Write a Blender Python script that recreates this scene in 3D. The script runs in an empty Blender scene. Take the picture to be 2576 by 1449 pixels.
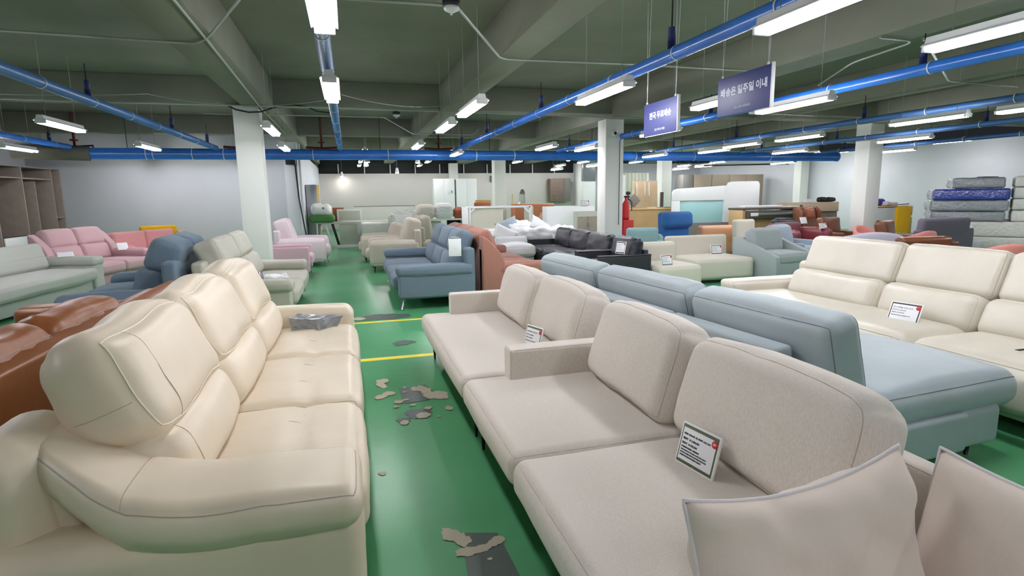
import bpy, math, random
from mathutils import Vector, Matrix, Euler, noise
random.seed(7)
D2R = math.pi / 180
SC = bpy.context.scene
COL = SC.collection
# ------------------------------------------------------------------ camera, world, exposure
cam_data = bpy.data.cameras.new('camera')
cam = bpy.data.objects.new('camera', cam_data)
COL.objects.link(cam)
SC.camera = cam
FPX = 1440.0
cam_data.sensor_width = 36.0
cam_data.lens = FPX * 36.0 / 2576.0
cam_data.clip_start = 0.05
cam_data.clip_end = 200
# columns: camera right, up, backward in world axes
cam.matrix_world = Matrix(((0.96203988, 0.05729558, -0.26682669, 0),
                           (-0.27253862, 0.15078711, -0.95025573, 0),
                           (-0.01421142, 0.98690449, 0.16067847, 1.6),
                           (0, 0, 0, 1)))
world = bpy.data.worlds.new('world')
SC.world = world
world.use_nodes = True
world.node_tree.nodes['Background'].inputs[0].default_value = (0.8, 0.9, 1.0, 1)
world.node_tree.nodes['Background'].inputs[1].default_value = 0.02
SC.view_settings.view_transform = 'Standard'
SC.view_settings.look = 'None'
SC.view_settings.gamma = 1.0
SC.view_settings.use_curve_mapping = False
SC.view_settings.exposure = 0.0
SC.cycles.max_bounces = 8
SC.cycles.diffuse_bounces = 5
SC.cycles.glossy_bounces = 4
SC.cycles.caustics_reflective = False
SC.cycles.caustics_refractive = False
SC.cycles.sample_clamp_indirect = 6.0
SC.cycles.use_denoising = True
LAMP = 90.0          # strength of the fluorescent tubes

# ------------------------------------------------------------------ materials
def srgb(h):
    if isinstance(h, str):
        h = h.lstrip('#')
        c = [int(h[i:i + 2], 16) / 255 for i in (0, 2, 4)]
    else:
        c = h
    return tuple((x / 12.92 if x <= 0.04045 else ((x + 0.055) / 1.055) ** 2.4) for x in c) + (1,)

def new_mat(name, color, rough=0.5, metal=0.0, spec=0.5, coat=0.0, trans=0.0, alpha=1.0, emit=None, estr=0.0):
    m = bpy.data.materials.new(name)
    m.use_nodes = True
    b = m.node_tree.nodes['Principled BSDF']
    b.inputs['Base Color'].default_value = srgb(color)
    b.inputs['Roughness'].default_value = rough
    b.inputs['Metallic'].default_value = metal
    b.inputs['Specular IOR Level'].default_value = spec
    b.inputs['Coat Weight'].default_value = coat
    b.inputs['Transmission Weight'].default_value = trans
    b.inputs['Alpha'].default_value = alpha
    if emit:
        b.inputs['Emission Color'].default_value = srgb(emit)
        b.inputs['Emission Strength'].default_value = estr
    return m

def tex(m, kind, **kw):
    n = m.node_tree.nodes.new(kind)
    for k, v in kw.items():
        if k in n.inputs:
            n.inputs[k].default_value = v
        else:
            setattr(n, k, v)
    return n

def vary(m, color, scale, amount, detail=3, stretch=None):
    """mix the base colour with a lighter and darker version of itself by noise"""
    nt = m.node_tree
    b = nt.nodes['Principled BSDF']
    co = nt.nodes.new('ShaderNodeTexCoord')
    mp = nt.nodes.new('ShaderNodeMapping')
    if stretch:
        mp.inputs['Scale'].default_value = stretch
    nz = tex(m, 'ShaderNodeTexNoise', Scale=scale, Detail=detail)
    rp = nt.nodes.new('ShaderNodeValToRGB')
    c = srgb(color)
    rp.color_ramp.elements[0].position = 0.3
    rp.color_ramp.elements[1].position = 0.7
    rp.color_ramp.elements[0].color = tuple(x * (1 - amount) for x in c[:3]) + (1,)
    rp.color_ramp.elements[1].color = tuple(min(1, x * (1 + amount)) for x in c[:3]) + (1,)
    nt.links.new(co.outputs['Object'], mp.inputs[0])
    nt.links.new(mp.outputs[0], nz.inputs['Vector'])
    nt.links.new(nz.outputs['Fac'], rp.inputs[0])
    nt.links.new(rp.outputs[0], b.inputs['Base Color'])
    return mp, nz, rp

def bump(m, scale, strength, dist=0.002, detail=2, second=None, stretch=None):
    nt = m.node_tree
    b = nt.nodes['Principled BSDF']
    co = nt.nodes.new('ShaderNodeTexCoord')
    src = co.outputs['Object']
    if stretch:
        mp = nt.nodes.new('ShaderNodeMapping')
        mp.inputs['Scale'].default_value = stretch
        nt.links.new(src, mp.inputs[0])
        src = mp.outputs[0]
    prev = None
    for sc_, st_, di_ in [(scale, strength, dist)] + ([second] if second else []):
        nz = tex(m, 'ShaderNodeTexNoise', Scale=sc_, Detail=detail)
        bp = tex(m, 'ShaderNodeBump', Strength=st_, Distance=di_)
        nt.links.new(src, nz.inputs['Vector'])
        nt.links.new(nz.outputs['Fac'], bp.inputs['Height'])
        if prev:
            nt.links.new(prev.outputs[0], bp.inputs['Normal'])
        prev = bp
    nt.links.new(prev.outputs[0], b.inputs['Normal'])

def leather(name, color, rough=0.42, wr=0.25):
    m = new_mat(name, color, rough, spec=0.45)
    vary(m, color, 3.0, 0.05)
    bump(m, 260, 0.12, 0.001, second=(7, wr, 0.012))
    return m

def fabric(name, color, amt=0.10, rough=0.95):
    m = new_mat(name, color, rough, spec=0.15)
    m.node_tree.nodes['Principled BSDF'].inputs['Sheen Weight'].default_value = 0.15
    vary(m, color, 190, amt, 5, (1, 1, 0.3))
    bump(m, 420, 0.35, 0.0015, second=(9, 0.12, 0.01))
    return m

def paint(name, color, rough=0.6, amt=0.03, scale=1.5):
    m = new_mat(name, color, rough, spec=0.3)
    vary(m, color, scale, amt, 5)
    bump(m, 60, 0.08, 0.002)
    return m

M = {}
M['cream_leather'] = leather('cream_leather', '#dccfb9', 0.40)
M['ivory_leather'] = leather('ivory_leather', '#d0cabc', 0.36)
M['tan_leather'] = leather('tan_leather', '#8e5835', 0.42, 0.4)
M['brown_leather'] = leather('brown_leather', '#6f4029', 0.30, 0.5)
M['black_leather'] = leather('black_leather', '#24262f', 0.38, 0.6)
M['black_side'] = new_mat('black_side', '#25262c', 0.5)
M['sky_leather'] = leather('sky_leather', '#a3afb4', 0.5)
M['linen'] = fabric('linen', '#d8d0c7', 0.08)
M['pillow_linen'] = fabric('pillow_linen', '#dccfc4', 0.015)
M['slate'] = fabric('slate_blue_fabric', '#6b7b8a', 0.06)
M['slate_dark'] = fabric('slate_dark_fabric', '#667888', 0.06)
M['light_grey'] = fabric('light_grey_fabric', '#aeb1aa', 0.04)
M['grey_leather'] = leather('greige_leather', '#b3b2a5', 0.5)
M['pink'] = fabric('dusty_pink_fabric', '#c2a0a5', 0.05)
M['coral'] = fabric('coral_pink_fabric', '#cf9295', 0.05)
M['rosy'] = fabric('rosy_pink_fabric', '#d3b3be', 0.04)
M['pale_pink'] = fabric('pale_pink_fabric', '#dccdd3', 0.03)
M['salmon'] = fabric('salmon_fabric', '#dd8f87', 0.05)
M['brick'] = fabric('brick_fabric', '#a57468', 0.06)
M['yellow'] = fabric('mustard_fabric', '#cfa41e', 0.05)
M['sand'] = leather('sand_leather', '#c0b7a9', 0.5)
M['taupe'] = leather('taupe_leather', '#989685', 0.5)
M['ecru'] = fabric('ecru_fabric', '#d6d0c3', 0.03)
M['ash'] = fabric('ash_grey_fabric', '#9fa8a9', 0.06)
M['ash_blue'] = fabric('ash_blue_fabric', '#9dabb6', 0.05)
M['royal'] = fabric('royal_blue_fabric', '#33659f', 0.06)
M['teal'] = fabric('teal_fabric', '#8fb0b4', 0.05)
M['orange'] = leather('orange_leather', '#b8714e', 0.5)
M['peach'] = leather('peach_leather', '#dba27c', 0.5)
M['rust'] = leather('rust_leather', '#9a5535', 0.5)
M['maroon'] = leather('maroon_leather', '#73333a', 0.4)
M['mauve'] = fabric('mauve_fabric', '#6d6775', 0.05)
M['lilac'] = fabric('lilac_fabric', '#c4c6d4', 0.03)
M['beige_soft'] = leather('beige_headboard', '#cdb199', 0.5)
M['white_cloth'] = fabric('white_cloth', '#e3e4e6', 0.03)
M['seam'] = new_mat('seam_thread', '#b7ad9d', 0.8)
M['seam_dark'] = new_mat('seam_dark', '#6f7b83', 0.8)
M['piping_cream'] = new_mat('piping_cream', '#efe6d2', 0.5)
M['piping_lilac'] = new_mat('piping_lilac', '#dad6d8', 0.8)
M['black_metal'] = new_mat('black_metal', '#17171a', 0.35, 0.6)
M['chrome'] = new_mat('chrome', '#c8ccd0', 0.18, 1.0)
M['steel'] = new_mat('brushed_steel', '#9ea3a6', 0.35, 0.9)
M['white_paint'] = paint('white_wall_paint', '#d4d6dc', 0.7, 0.02)
M['pillar_paint'] = paint('pillar_paint', '#e9eae6', 0.6, 0.02)
M['partition_paint'] = paint('partition_paint', '#dcd7d2', 0.7, 0.01)
M['concrete'] = paint('ceiling_concrete', '#828376', 0.9, 0.12, 0.7)
M['pipe_blue'] = new_mat('pipe_blue', '#2d70cc', 0.22, spec=0.7)
vary(M['pipe_blue'], '#2d70cc', 2, 0.12)
M['pipe_blue_dull'] = new_mat('pipe_blue_dull', '#3c689f', 0.35)
M['pipe_navy'] = new_mat('pipe_navy', '#16245c', 0.5)
M['pipe_lag'] = new_mat('grey_lagging', '#8b877d', 0.7)
M['pipe_red'] = new_mat('pipe_red', '#5f2322', 0.5)
M['conduit'] = new_mat('conduit', '#a9b0a8', 0.4, 0.3)
M['wire'] = new_mat('black_wire', '#111214', 0.6)
M['fixture'] = new_mat('fixture_white', '#dfe0e0', 0.4)
M['white_lac'] = new_mat('white_lacquer', '#e2e4e3', 0.35)
M['bright_white'] = new_mat('bright_white', '#f0f2f4', 0.4)
M['card'] = new_mat('white_card', '#eceef2', 0.45)
M['ink'] = new_mat('ink', '#3a3a40', 0.7)
M['red'] = new_mat('signal_red', '#cc2a2a', 0.5)
M['green_frame'] = new_mat('olive_frame', '#4c5a3c', 0.5)
M['navy_sign'] = new_mat('navy_sign', '#343a6e', 0.5)
M['sign_text'] = new_mat('sign_text', '#d3d7e6', 0.6)
M['yellow_tape'] = new_mat('yellow_tape', '#e6d43a', 0.5)
M['plastic_wrap'] = new_mat('plastic_wrap', '#cfd3d4', 0.15, spec=0.8, alpha=0.35)
M['mattress_grey'] = new_mat('mattress_grey', '#8d9398', 0.25, spec=0.7)
M['mattress_blue'] = new_mat('mattress_blue', '#34479a', 0.2, spec=0.8)
M['mattress_white'] = new_mat('mattress_white', '#d4d4ce', 0.3, spec=0.6)
for k in ('mattress_grey', 'mattress_blue', 'mattress_white'):
    bump(M[k], 14, 0.9, 0.02, second=(40, 0.4, 0.006))
M['wood_grey'] = paint('grey_wood', '#968a80', 0.6, 0.08, 6)
M['wood_grey_dark'] = paint('dark_grey_wood', '#7e7b7a', 0.6, 0.05, 6)
M['wood_tan'] = paint('tan_board', '#bf9d72', 0.6, 0.06, 3)
M['wood_light'] = paint('light_board', '#d9b98c', 0.6, 0.06, 5)
M['plywood'] = paint('plywood', '#d8b896', 0.5, 0.08, 4)
M['wood_walnut'] = paint('walnut', '#7b6a60', 0.5, 0.15, 9)
M['taupe_panel'] = paint('taupe_panel', '#a39384', 0.6, 0.03)
M['grey_board'] = paint('grey_board', '#75726f', 0.6, 0.05)
M['olive_desk'] = paint('olive_grey_desk', '#b9bcae', 0.5, 0.03)
M['desk_dark'] = new_mat('desk_dark', '#4a443f', 0.5)
M['cardboard'] = paint('cardboard', '#b58c5c', 0.8, 0.08, 5)
M['glass_teal'] = new_mat('teal_film', '#a9d6da', 0.2)
M['mirror'] = new_mat('mirror_glass', '#c9cccb', 0.06, 1.0)
M['pouf_green'] = fabric('green_pouf', '#4d7d48', 0.05)
M['grey_plastic'] = new_mat('grey_plastic_bag', '#7f848a', 0.25, spec=0.7)
M['screen_white'] = new_mat('backlit_panel', '#ffffff', 0.5, emit='#f2f6ff', estr=1.2)
M['dark'] = new_mat('near_black', '#1b1c1f', 0.6)
M['purple'] = new_mat('purple_plastic', '#3f2e8c', 0.5)
M['amber'] = new_mat('amber_board', '#ffc81e', 0.5)
M['hair'] = new_mat('black_hair', '#141416', 0.7)
M['navy_wrap'] = M['mattress_blue']

def em_mat(name, color, strength):
    m = bpy.data.materials.new(name)
    m.use_nodes = True
    nt = m.node_tree
    nt.nodes.clear()
    o = nt.nodes.new('ShaderNodeOutputMaterial')
    e = nt.nodes.new('ShaderNodeEmission')
    e.inputs[0].default_value = color
    e.inputs[1].default_value = strength
    nt.links.new(e.outputs[0], o.inputs[0])
    return m
M['tube'] = em_mat('fluorescent_tube', (0.98, 0.96, 1.0, 1), LAMP)
M['spot_glow'] = em_mat('spot_glow', (1.0, 0.95, 0.86, 1), 110.0)

# green epoxy floor with worn grey repairs and bare spots
def floor_mat():
    m = new_mat('green_epoxy', '#2f8a4f', 0.2, spec=0.4)
    nt = m.node_tree
    b = nt.nodes['Principled BSDF']
    co = nt.nodes.new('ShaderNodeTexCoord')
    nz = tex(m, 'ShaderNodeTexNoise', Scale=0.9, Detail=6)
    rp = nt.nodes.new('ShaderNodeValToRGB')
    rp.color_ramp.elements[0].position = 0.3
    rp.color_ramp.elements[0].color = srgb('#488e60')
    rp.color_ramp.elements[1].position = 0.72
    rp.color_ramp.elements[1].color = srgb('#5aa374')
    nt.links.new(co.outputs['Object'], nz.inputs['Vector'])
    nt.links.new(nz.outputs['Fac'], rp.inputs[0])
    # fine scuffs
    mp = nt.nodes.new('ShaderNodeMapping')
    mp.inputs['Scale'].default_value = (3, 0.5, 1)
    n2 = tex(m, 'ShaderNodeTexNoise', Scale=14, Detail=8)
    r2 = nt.nodes.new('ShaderNodeValToRGB')
    r2.color_ramp.elements[0].position = 0.62
    r2.color_ramp.elements[1].position = 0.78
    mx = nt.nodes.new('ShaderNodeMixRGB')
    mx.inputs[2].default_value = srgb('#6fae85')
    ml = nt.nodes.new('ShaderNodeMath')
    ml.operation = 'MULTIPLY'
    ml.inputs[1].default_value = 0.16
    nt.links.new(co.outputs['Object'], mp.inputs[0])
    nt.links.new(mp.outputs[0], n2.inputs['Vector'])
    nt.links.new(n2.outputs['Fac'], r2.inputs[0])
    nt.links.new(r2.outputs[0], ml.inputs[0])
    nt.links.new(ml.outputs[0], mx.inputs[0])
    nt.links.new(rp.outputs[0], mx.inputs[1])
    nt.links.new(rp.outputs[0], b.inputs['Base Color'])
    n3 = tex(m, 'ShaderNodeTexNoise', Scale=5, Detail=4)
    r3 = nt.nodes.new('ShaderNodeMapRange')
    r3.inputs['To Min'].default_value = 0.285
    r3.inputs['To Max'].default_value = 0.33
    nt.links.new(co.outputs['Object'], n3.inputs['Vector'])
    nt.links.new(n3.outputs['Fac'], r3.inputs['Value'])
    nt.links.new(r3.outputs[0], b.inputs['Roughness'])
    n4 = tex(m, 'ShaderNodeTexNoise', Scale=6, Detail=3)
    bp = tex(m, 'ShaderNodeBump', Strength=0.25, Distance=0.01)
    nt.links.new(co.outputs['Object'], n4.inputs['Vector'])
    nt.links.new(n4.outputs['Fac'], bp.inputs['Height'])
    nt.links.new(bp.outputs[0], b.inputs['Normal'])
    return m
M['floor'] = floor_mat()
M['repair'] = paint('grey_repair', '#4d5753', 0.5, 0.08, 4)
M['bare'] = paint('bare_concrete', '#b4ab9a', 0.8, 0.06, 8)

# ------------------------------------------------------------------ building helpers
def link(o, parent=None):
    COL.objects.link(o)
    if parent is not None:
        o.parent = parent
    return o

def mesh(name, verts, faces, mat, parent=None, smooth=True, label=None, mats=None, fmat=None):
    me = bpy.data.meshes.new(name)
    me.from_pydata([tuple(v) for v in verts], [], faces)
    for mm in (mats or [mat]):
        me.materials.append(mm if not isinstance(mm, str) else M[mm])
    if fmat:
        for i, p in enumerate(me.polygons):
            p.material_index = fmat[i]
    if smooth:
        me.polygons.foreach_set('use_smooth', [True] * len(me.polygons))
    me.update()
    o = bpy.data.objects.new(name, me)
    link(o, parent)
    if label:
        o['label'] = label
    return o

def tag(o, label, cat, group=None, kind=None):
    if label:
        o['label'] = label
    if cat:
        o['category'] = cat
    if group:
        o['group'] = group
    if kind:
        o['kind'] = kind
    return o

def thing(name, label, cat, loc=(0, 0, 0), rz=0, group=None):
    o = bpy.data.objects.new(name, None)
    o.empty_display_size = 0.1
    link(o)
    o.location = loc
    o.rotation_euler = (0, 0, rz * D2R)
    return tag(o, label, cat, group)

def dup(root, loc, rz, label, group=None):
    r = root.copy()
    COL.objects.link(r)
    r.location = loc
    r.rotation_euler = (0, 0, rz * D2R)
    r['label'] = label
    if group:
        r['group'] = group
    for ch in list(root.children):
        c = ch.copy()
        COL.objects.link(c)
        c.parent = r
        for g in list(ch.children):
            d = g.copy()
            COL.objects.link(d)
            d.parent = c
    return r

def rotm(rot):
    return Euler(tuple(a * D2R for a in rot)).to_matrix() if any(rot) else Matrix.Identity(3)

def axis_pos(h, r, flat, k=3):
    r = min(r, h * 0.98)
    a = [-(h - r) - r * math.tan((45 - 45 * i / k) * D2R) for i in range(k)]
    b = [-(h - r) + 2 * (h - r) * i / flat for i in range(flat + 1)]
    c = [(h - r) + r * math.tan((45 * (i + 1) / k) * D2R) for i in range(k)]
    return a + b + c

class Soft:
    """rounded, optionally puffed box; maps cube coordinates to the surface"""
    def __init__(s, c, size, r, puff=(0, 0, 0), rot=(0, 0, 0), fn=None, wr=0.0, seed=0.0, wf=5.0):
        s.c = Vector(c)
        s.h = [a / 2 for a in size]
        s.r = min(r, min(s.h) * 0.98)
        s.puff = puff
        s.R = rotm(rot)
        s.fn = fn
        s.wr = wr
        s.seed = seed
        s.wf = wf
    def at(s, p):
        h, r = s.h, s.r
        u = [p[i] / h[i] for i in range(3)]
        q = [max(-(h[i] - r), min(h[i] - r, p[i])) for i in range(3)]
        d = Vector((p[0] - q[0], p[1] - q[1], p[2] - q[2]))
        if d.length > 1e-9:
            d = d.normalized() * r
        v = Vector(q) + d
        for a in range(3):
            if s.puff[a]:
                b, c = (a + 1) % 3, (a + 2) % 3
                v[a] += s.puff[a] * u[a] * (1 - u[b] ** 2) ** 0.7 * (1 - u[c] ** 2) ** 0.7 if abs(u[b]) < 1 and abs(u[c]) < 1 else 0
        if s.wr:
            w = Vector((v.x * s.wf + s.seed, v.y * s.wf, v.z * s.wf))
            n = noise.noise(w) + 0.5 * noise.noise(w * 2.3)
            if d.length > 1e-9:
                v = v + d.normalized() * n * s.wr
            else:
                a = max(range(3), key=lambda i: abs(u[i]))
                v[a] += (1 if u[a] > 0 else -1) * n * s.wr
        if s.fn:
            v = Vector(s.fn(v, u))
        return s.c + s.R @ v
    def build(s, name, mat, parent=None, flat=4, k=3, label=None):
        A = [axis_pos(s.h[i], s.r, flat if isinstance(flat, int) else flat[i], k) for i in range(3)]
        idx, verts, faces = {}, [], []
        def vid(p):
            key = (round(p[0], 5), round(p[1], 5), round(p[2], 5))
            if key not in idx:
                idx[key] = len(verts)
                verts.append(s.at(p))
            return idx[key]
        for a in range(3):
            b, c = (a + 1) % 3, (a + 2) % 3
            for sg in (-1, 1):
                for i in range(len(A[b]) - 1):
                    for j in range(len(A[c]) - 1):
                        q = []
                        for (ii, jj) in ((i, j), (i + 1, j), (i + 1, j + 1), (i, j + 1)):
                            p = [0, 0, 0]
                            p[a] = sg * s.h[a]
                            p[b] = A[b][ii]
                            p[c] = A[c][jj]
                            q.append(vid(p))
                        faces.append(tuple(q) if sg > 0 else tuple(reversed(q)))
        s.obj = mesh(name, verts, faces, mat, parent, True, label)
        return s.obj
    def seam(s, axis, sign, mat='seam', rad=0.003, name='piping', inset=1.0, parent=None):
        """a closed cord along the edge of the face axis/sign"""
        b, c = (axis + 1) % 3, (axis + 2) % 3
        n = 26
        per = [(-1 + 2 * i / n, -1) for i in range(n)] + [(1, -1 + 2 * i / n) for i in range(n)] + \
              [(1 - 2 * i / n, 1) for i in range(n)] + [(-1, 1 - 2 * i / n) for i in range(n)]
        pts = []
        for (x, y) in per:
            p = [0, 0, 0]
            p[axis] = sign * s.h[axis]
            p[b] = x * s.h[b] * inset
            p[c] = y * s.h[c] * inset
            pts.append(s.at(p))
        return tube(name, pts, rad, mat, parent or s.obj, closed=True, n=6)
    def line(s, axis, sign, t, along, mat='seam', rad=0.003, name='stitching', lo=-0.96, hi=0.96):
        """a stitched line across face axis/sign at cube coordinate t, running along axis 'along'"""
        other = 3 - axis - along
        pts = []
        for i in range(25):
            p = [0, 0, 0]
            p[axis] = sign * s.h[axis]
            p[other] = t * s.h[other]
            p[along] = (lo + (hi - lo) * i / 24) * s.h[along]
            pts.append(s.at(p))
        return tube(name, pts, rad, mat, s.obj, n=6)

def soft(name, parent, mat, c, size, r=0.05, puff=(0, 0, 0), rot=(0, 0, 0), fn=None, wr=0.0, seed=0.0, flat=4, k=3, label=None, wf=5.0):
    s = Soft(c, size, r, puff, rot, fn, wr, seed, wf)
    s.build(name, mat, parent, flat, k, label)
    return s

def box(name, parent, mat, c, size, r=0.004, rot=(0, 0, 0), label=None):
    return Soft(c, size, r, rot=rot).build(name, mat, parent, flat=1, k=1, label=label)

def bx(name, parent, mat, x0, x1, y0, y1, z0, z1, r=0.004, label=None):
    return box(name, parent, mat, ((x0 + x1) / 2, (y0 + y1) / 2, (z0 + z1) / 2), (abs(x1 - x0), abs(y1 - y0), abs(z1 - z0)), r, label=label)

def tube(name, pts, rad, mat, parent=None, closed=False, n=8, label=None, radii=None, cap=True):
    P = [Vector(p) for p in pts]
    m = len(P)
    verts, faces = [], []
    up = None
    for i in range(m):
        if closed:
            t = P[(i + 1) % m] - P[i - 1]
        else:
            t = P[min(i + 1, m - 1)] - P[max(i - 1, 0)]
        if t.length < 1e-9:
            t = Vector((0, 0, 1))
        t.normalize()
        if up is None:
            up = Vector((0, 0, 1)) if abs(t.z) < 0.9 else Vector((1, 0, 0))
        up = (up - t * up.dot(t))
        if up.length < 1e-6:
            up = t.orthogonal()
        up.normalize()
        sd = t.cross(up)
        rr = radii[i] if radii else rad
        for j in range(n):
            a = 2 * math.pi * j / n
            verts.append(P[i] + (up * math.cos(a) + sd * math.sin(a)) * rr)
    for i in range(m if closed else m - 1):
        i2 = (i + 1) % m
        for j in range(n):
            j2 = (j + 1) % n
            faces.append((i * n + j, i * n + j2, i2 * n + j2, i2 * n + j))
    if not closed and cap:
        faces.append(tuple(range(n)))
        faces.append(tuple((m - 1) * n + j for j in reversed(range(n))))
    return mesh(name, verts, faces, mat, parent, True, label)

def lathe(name, prof, mat, parent=None, c=(0, 0, 0), n=24, label=None, smooth=True):
    verts, faces = [], []
    for (r, z) in prof:
        for j in range(n):
            a = 2 * math.pi * j / n
            verts.append((c[0] + r * math.cos(a), c[1] + r * math.sin(a), c[2] + z))
    for i in range(len(prof) - 1):
        for j in range(n):
            j2 = (j + 1) % n
            faces.append((i * n + j, i * n + j2, (i + 1) * n + j2, (i + 1) * n + j))
    faces.append(tuple(reversed(range(n))))
    faces.append(tuple((len(prof) - 1) * n + j for j in range(n)))
    return mesh(name, verts, faces, mat, parent, smooth, label)

def prism(name, poly, x0, x1, mat, parent=None, bev=0.03, axis=0, label=None):
    """extrude a (y, z) outline along x, with rounded edges"""
    n = len(poly)
    verts = [(x0, p[0], p[1]) for p in poly] + [(x1, p[0], p[1]) for p in poly]
    if axis == 1:
        verts = [(v[1], v[0], v[2]) for v in verts]
    area = sum(poly[i][0] * poly[(i + 1) % n][1] - poly[(i + 1) % n][0] * poly[i][1] for i in range(n))
    faces = [tuple(range(n)), tuple(reversed(range(n, 2 * n)))]
    for i in range(n):
        j = (i + 1) % n
        faces.append((i, i + n, j + n, j))
    if (area > 0) != (axis == 1):
        faces = [tuple(reversed(f)) for f in faces]
    o = mesh(name, verts, faces, mat, parent, bev > 0, label)
    if bev > 0:
        b = o.modifiers.new('bevel', 'BEVEL')
        b.width = bev
        b.segments = 3
        b.limit_method = 'ANGLE'
        b.angle_limit = 0.35
    return o

def leg(parent, x, y, h, mat='black_metal', r0=0.012, r1=0.022, dx=0, dy=0, n=8):
    return tube('leg', [(x + dx, y + dy, 0.0), (x, y, h)], 0, mat, parent, n=n, radii=[r0, r1])

def pillow(name, parent, mat, w, h, t, M4, seed=0.0, wr=0.012, pinch=0.10, n=22, piping=None, label=None, droop=0.0):
    """a knife-edge throw pillow in its own plane (x, z), thickness along y; M4 places it"""
    verts, faces, idx = [], [], {}
    def pos(i, j, sg):
        u, v = -1 + 2 * i / n, -1 + 2 * j / n
        x = w / 2 * u * (1 - pinch * (1 - v * v) * abs(u) ** 2)
        z = h / 2 * v * (1 - pinch * (1 - u * u) * abs(v) ** 2) - droop * (1 - u * u) * max(0, v) ** 2
        e = max(0.0, (1 - u ** 4) * (1 - v ** 4)) ** 0.55
        y = sg * t / 2 * e
        wv = Vector((x * 5 + seed, z * 5, sg * 3))
        k = noise.noise(wv) + 0.6 * noise.noise(wv * 2.1)
        rad = Vector((x, z)).length
        fold = math.sin(math.atan2(z, x) * 9 + seed * 3 + 2 * noise.noise(wv)) * 0.25 * min(1, rad / (w * 0.5))
        y += sg * (k + fold) * wr * min(1.0, e * 2.2)
        return M4 @ Vector((x, y, z))
    for sg in (-1, 1):
        for i in range(n + 1):
            for j in range(n + 1):
                edge = i in (0, n) or j in (0, n)
                key = (i, j, 0 if edge else sg)
                if key not in idx:
                    idx[key] = len(verts)
                    verts.append(pos(i, j, sg))
        for i in range(n):
            for j in range(n):
                q = []
                for (a, b) in ((i, j), (i + 1, j), (i + 1, j + 1), (i, j + 1)):
                    edge = a in (0, n) or b in (0, n)
                    q.append(idx[(a, b, 0 if edge else sg)])
                faces.append(tuple(q) if sg < 0 else tuple(reversed(q)))
    o = mesh(name, verts, faces, mat, parent, True, label)
    if piping:
        loop = [pos(i, 0, 1) for i in range(n)] + [pos(n, j, 1) for j in range(n)] + \
               [pos(n - i, n, 1) for i in range(n)] + [pos(0, n - j, 1) for j in range(n)]
        tube('piping', loop, 0.006, piping, o, closed=True, n=6)
    return o

def place(loc, rot):
    return Matrix.Translation(Vector(loc)) @ Euler(tuple(a * D2R for a in rot)).to_matrix().to_4x4()

def struct(o, name=None):
    o['kind'] = 'structure'
    return o

def blob(name, pts, z, mat, parent=None, seed=0, wob=0.12, n=40, label=None):
    """an irregular flat patch lying on the floor: outline from a few radii round a centre"""
    cx, cy, rx, ry, rot = pts
    v = []
    for i in range(n):
        a = 2 * math.pi * i / n
        k = 1 + wob * 2 * noise.noise(Vector((math.cos(a) * 1.3 + seed, math.sin(a) * 1.6, seed * 0.7))) + wob * 1.6 * noise.noise(Vector((math.cos(a) * 3.4 + seed, math.sin(a) * 3.4, 3)))
        x, y = rx * k * math.cos(a), ry * k * math.sin(a)
        v.append((cx + x * math.cos(rot) - y * math.sin(rot), cy + x * math.sin(rot) + y * math.cos(rot), z))
    return v

# ------------------------------------------------------------------ room shell
XL, XR, YF, YB = -8.2, 20.0, -4.0, 30.0
ZC = 3.72
def slab(name, x0, x1, y0, y1, z0, z1, mat, r=0.002):
    return struct(bx(name, None, mat, x0, x1, y0, y1, z0, z1, r))
slab('floor', XL - 0.2, XR + 0.2, YF - 0.2, YB + 0.2, -0.2, 0.0, 'floor')
slab('ceiling', XL - 0.2, XR + 0.2, YF - 0.2, YB + 0.2, ZC, ZC + 0.2, 'concrete')
slab('wall_left', XL - 0.2, XL, YF, 18.5, 0, ZC, 'white_paint')
slab('wall_front', XL, XR, YF - 0.2, YF, 0, ZC, 'white_paint')
slab('wall_right', XR, XR + 0.2, YF, YB, 0, 3.25, 'white_paint')
slab('wall_back_left', XL, -1.3, 18.5, 18.7, 0, ZC, 'white_paint')
slab('wall_side_of_opening', -1.5, -1.3, 18.7, YB, 0, 3.0, 'white_paint')
slab('wall_back', -1.5, XR, YB, YB + 0.2, 0, 3.25, 'white_paint')
slab('wall_partition_back', -1.3, 12.0, YB - 0.16, YB - 0.06, 0, 2.74, 'partition_paint')
for i in range(10):
    slab('trim_%d' % (i + 1), -0.4 + i * 1.25, -0.35 + i * 1.25, YB - 0.14, YB - 0.08, 2.74, 3.2, 'fixture')
slab('wall_dark_gap', -1.3, 12.0, YB - 0.05, YB - 0.01, 2.74, 3.7, 'dark')  # near-black sheet standing in for the shade in the gap above the partition
# pillars
W2 = 0.215
for i, (x, y) in enumerate(((-1.655, 11.6), (5.72, 12.05), (12.72, 11.8), (5.50, 21.2), (12.35, 21.0), (5.25, 29.5), (19.6, 21.6), (-8.0, 11.7), (12.2, 29.4))):
    slab('pillar', x - W2, x + W2, y - W2, y + W2, 0, 3.22, 'pillar_paint', 0.01)
slab('pillar', -1.72, -1.36, 18.1, 18.5, 0, 3.3, 'white_paint', 0.01)
# concrete beams: a grid of main beams over the pillars, secondary beams between
for x in (-8.0, -1.45, 5.72, 12.8):
    slab('beam', x - 0.24, x + 0.24, YF, YB - 0.3, 3.2, ZC, 'concrete', 0.01)
for x in (2.02, 9.3, 16.4):
    slab('beam', x - 0.2, x + 0.2, YF, YB - 0.3, 3.22, ZC, 'concrete', 0.01)
for y in (2.0, 11.7, 16.9, 21.3, 26.0):
    slab('beam', XL, XR, y - 0.2, y + 0.2, 3.26, ZC, 'concrete', 0.01)
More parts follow.
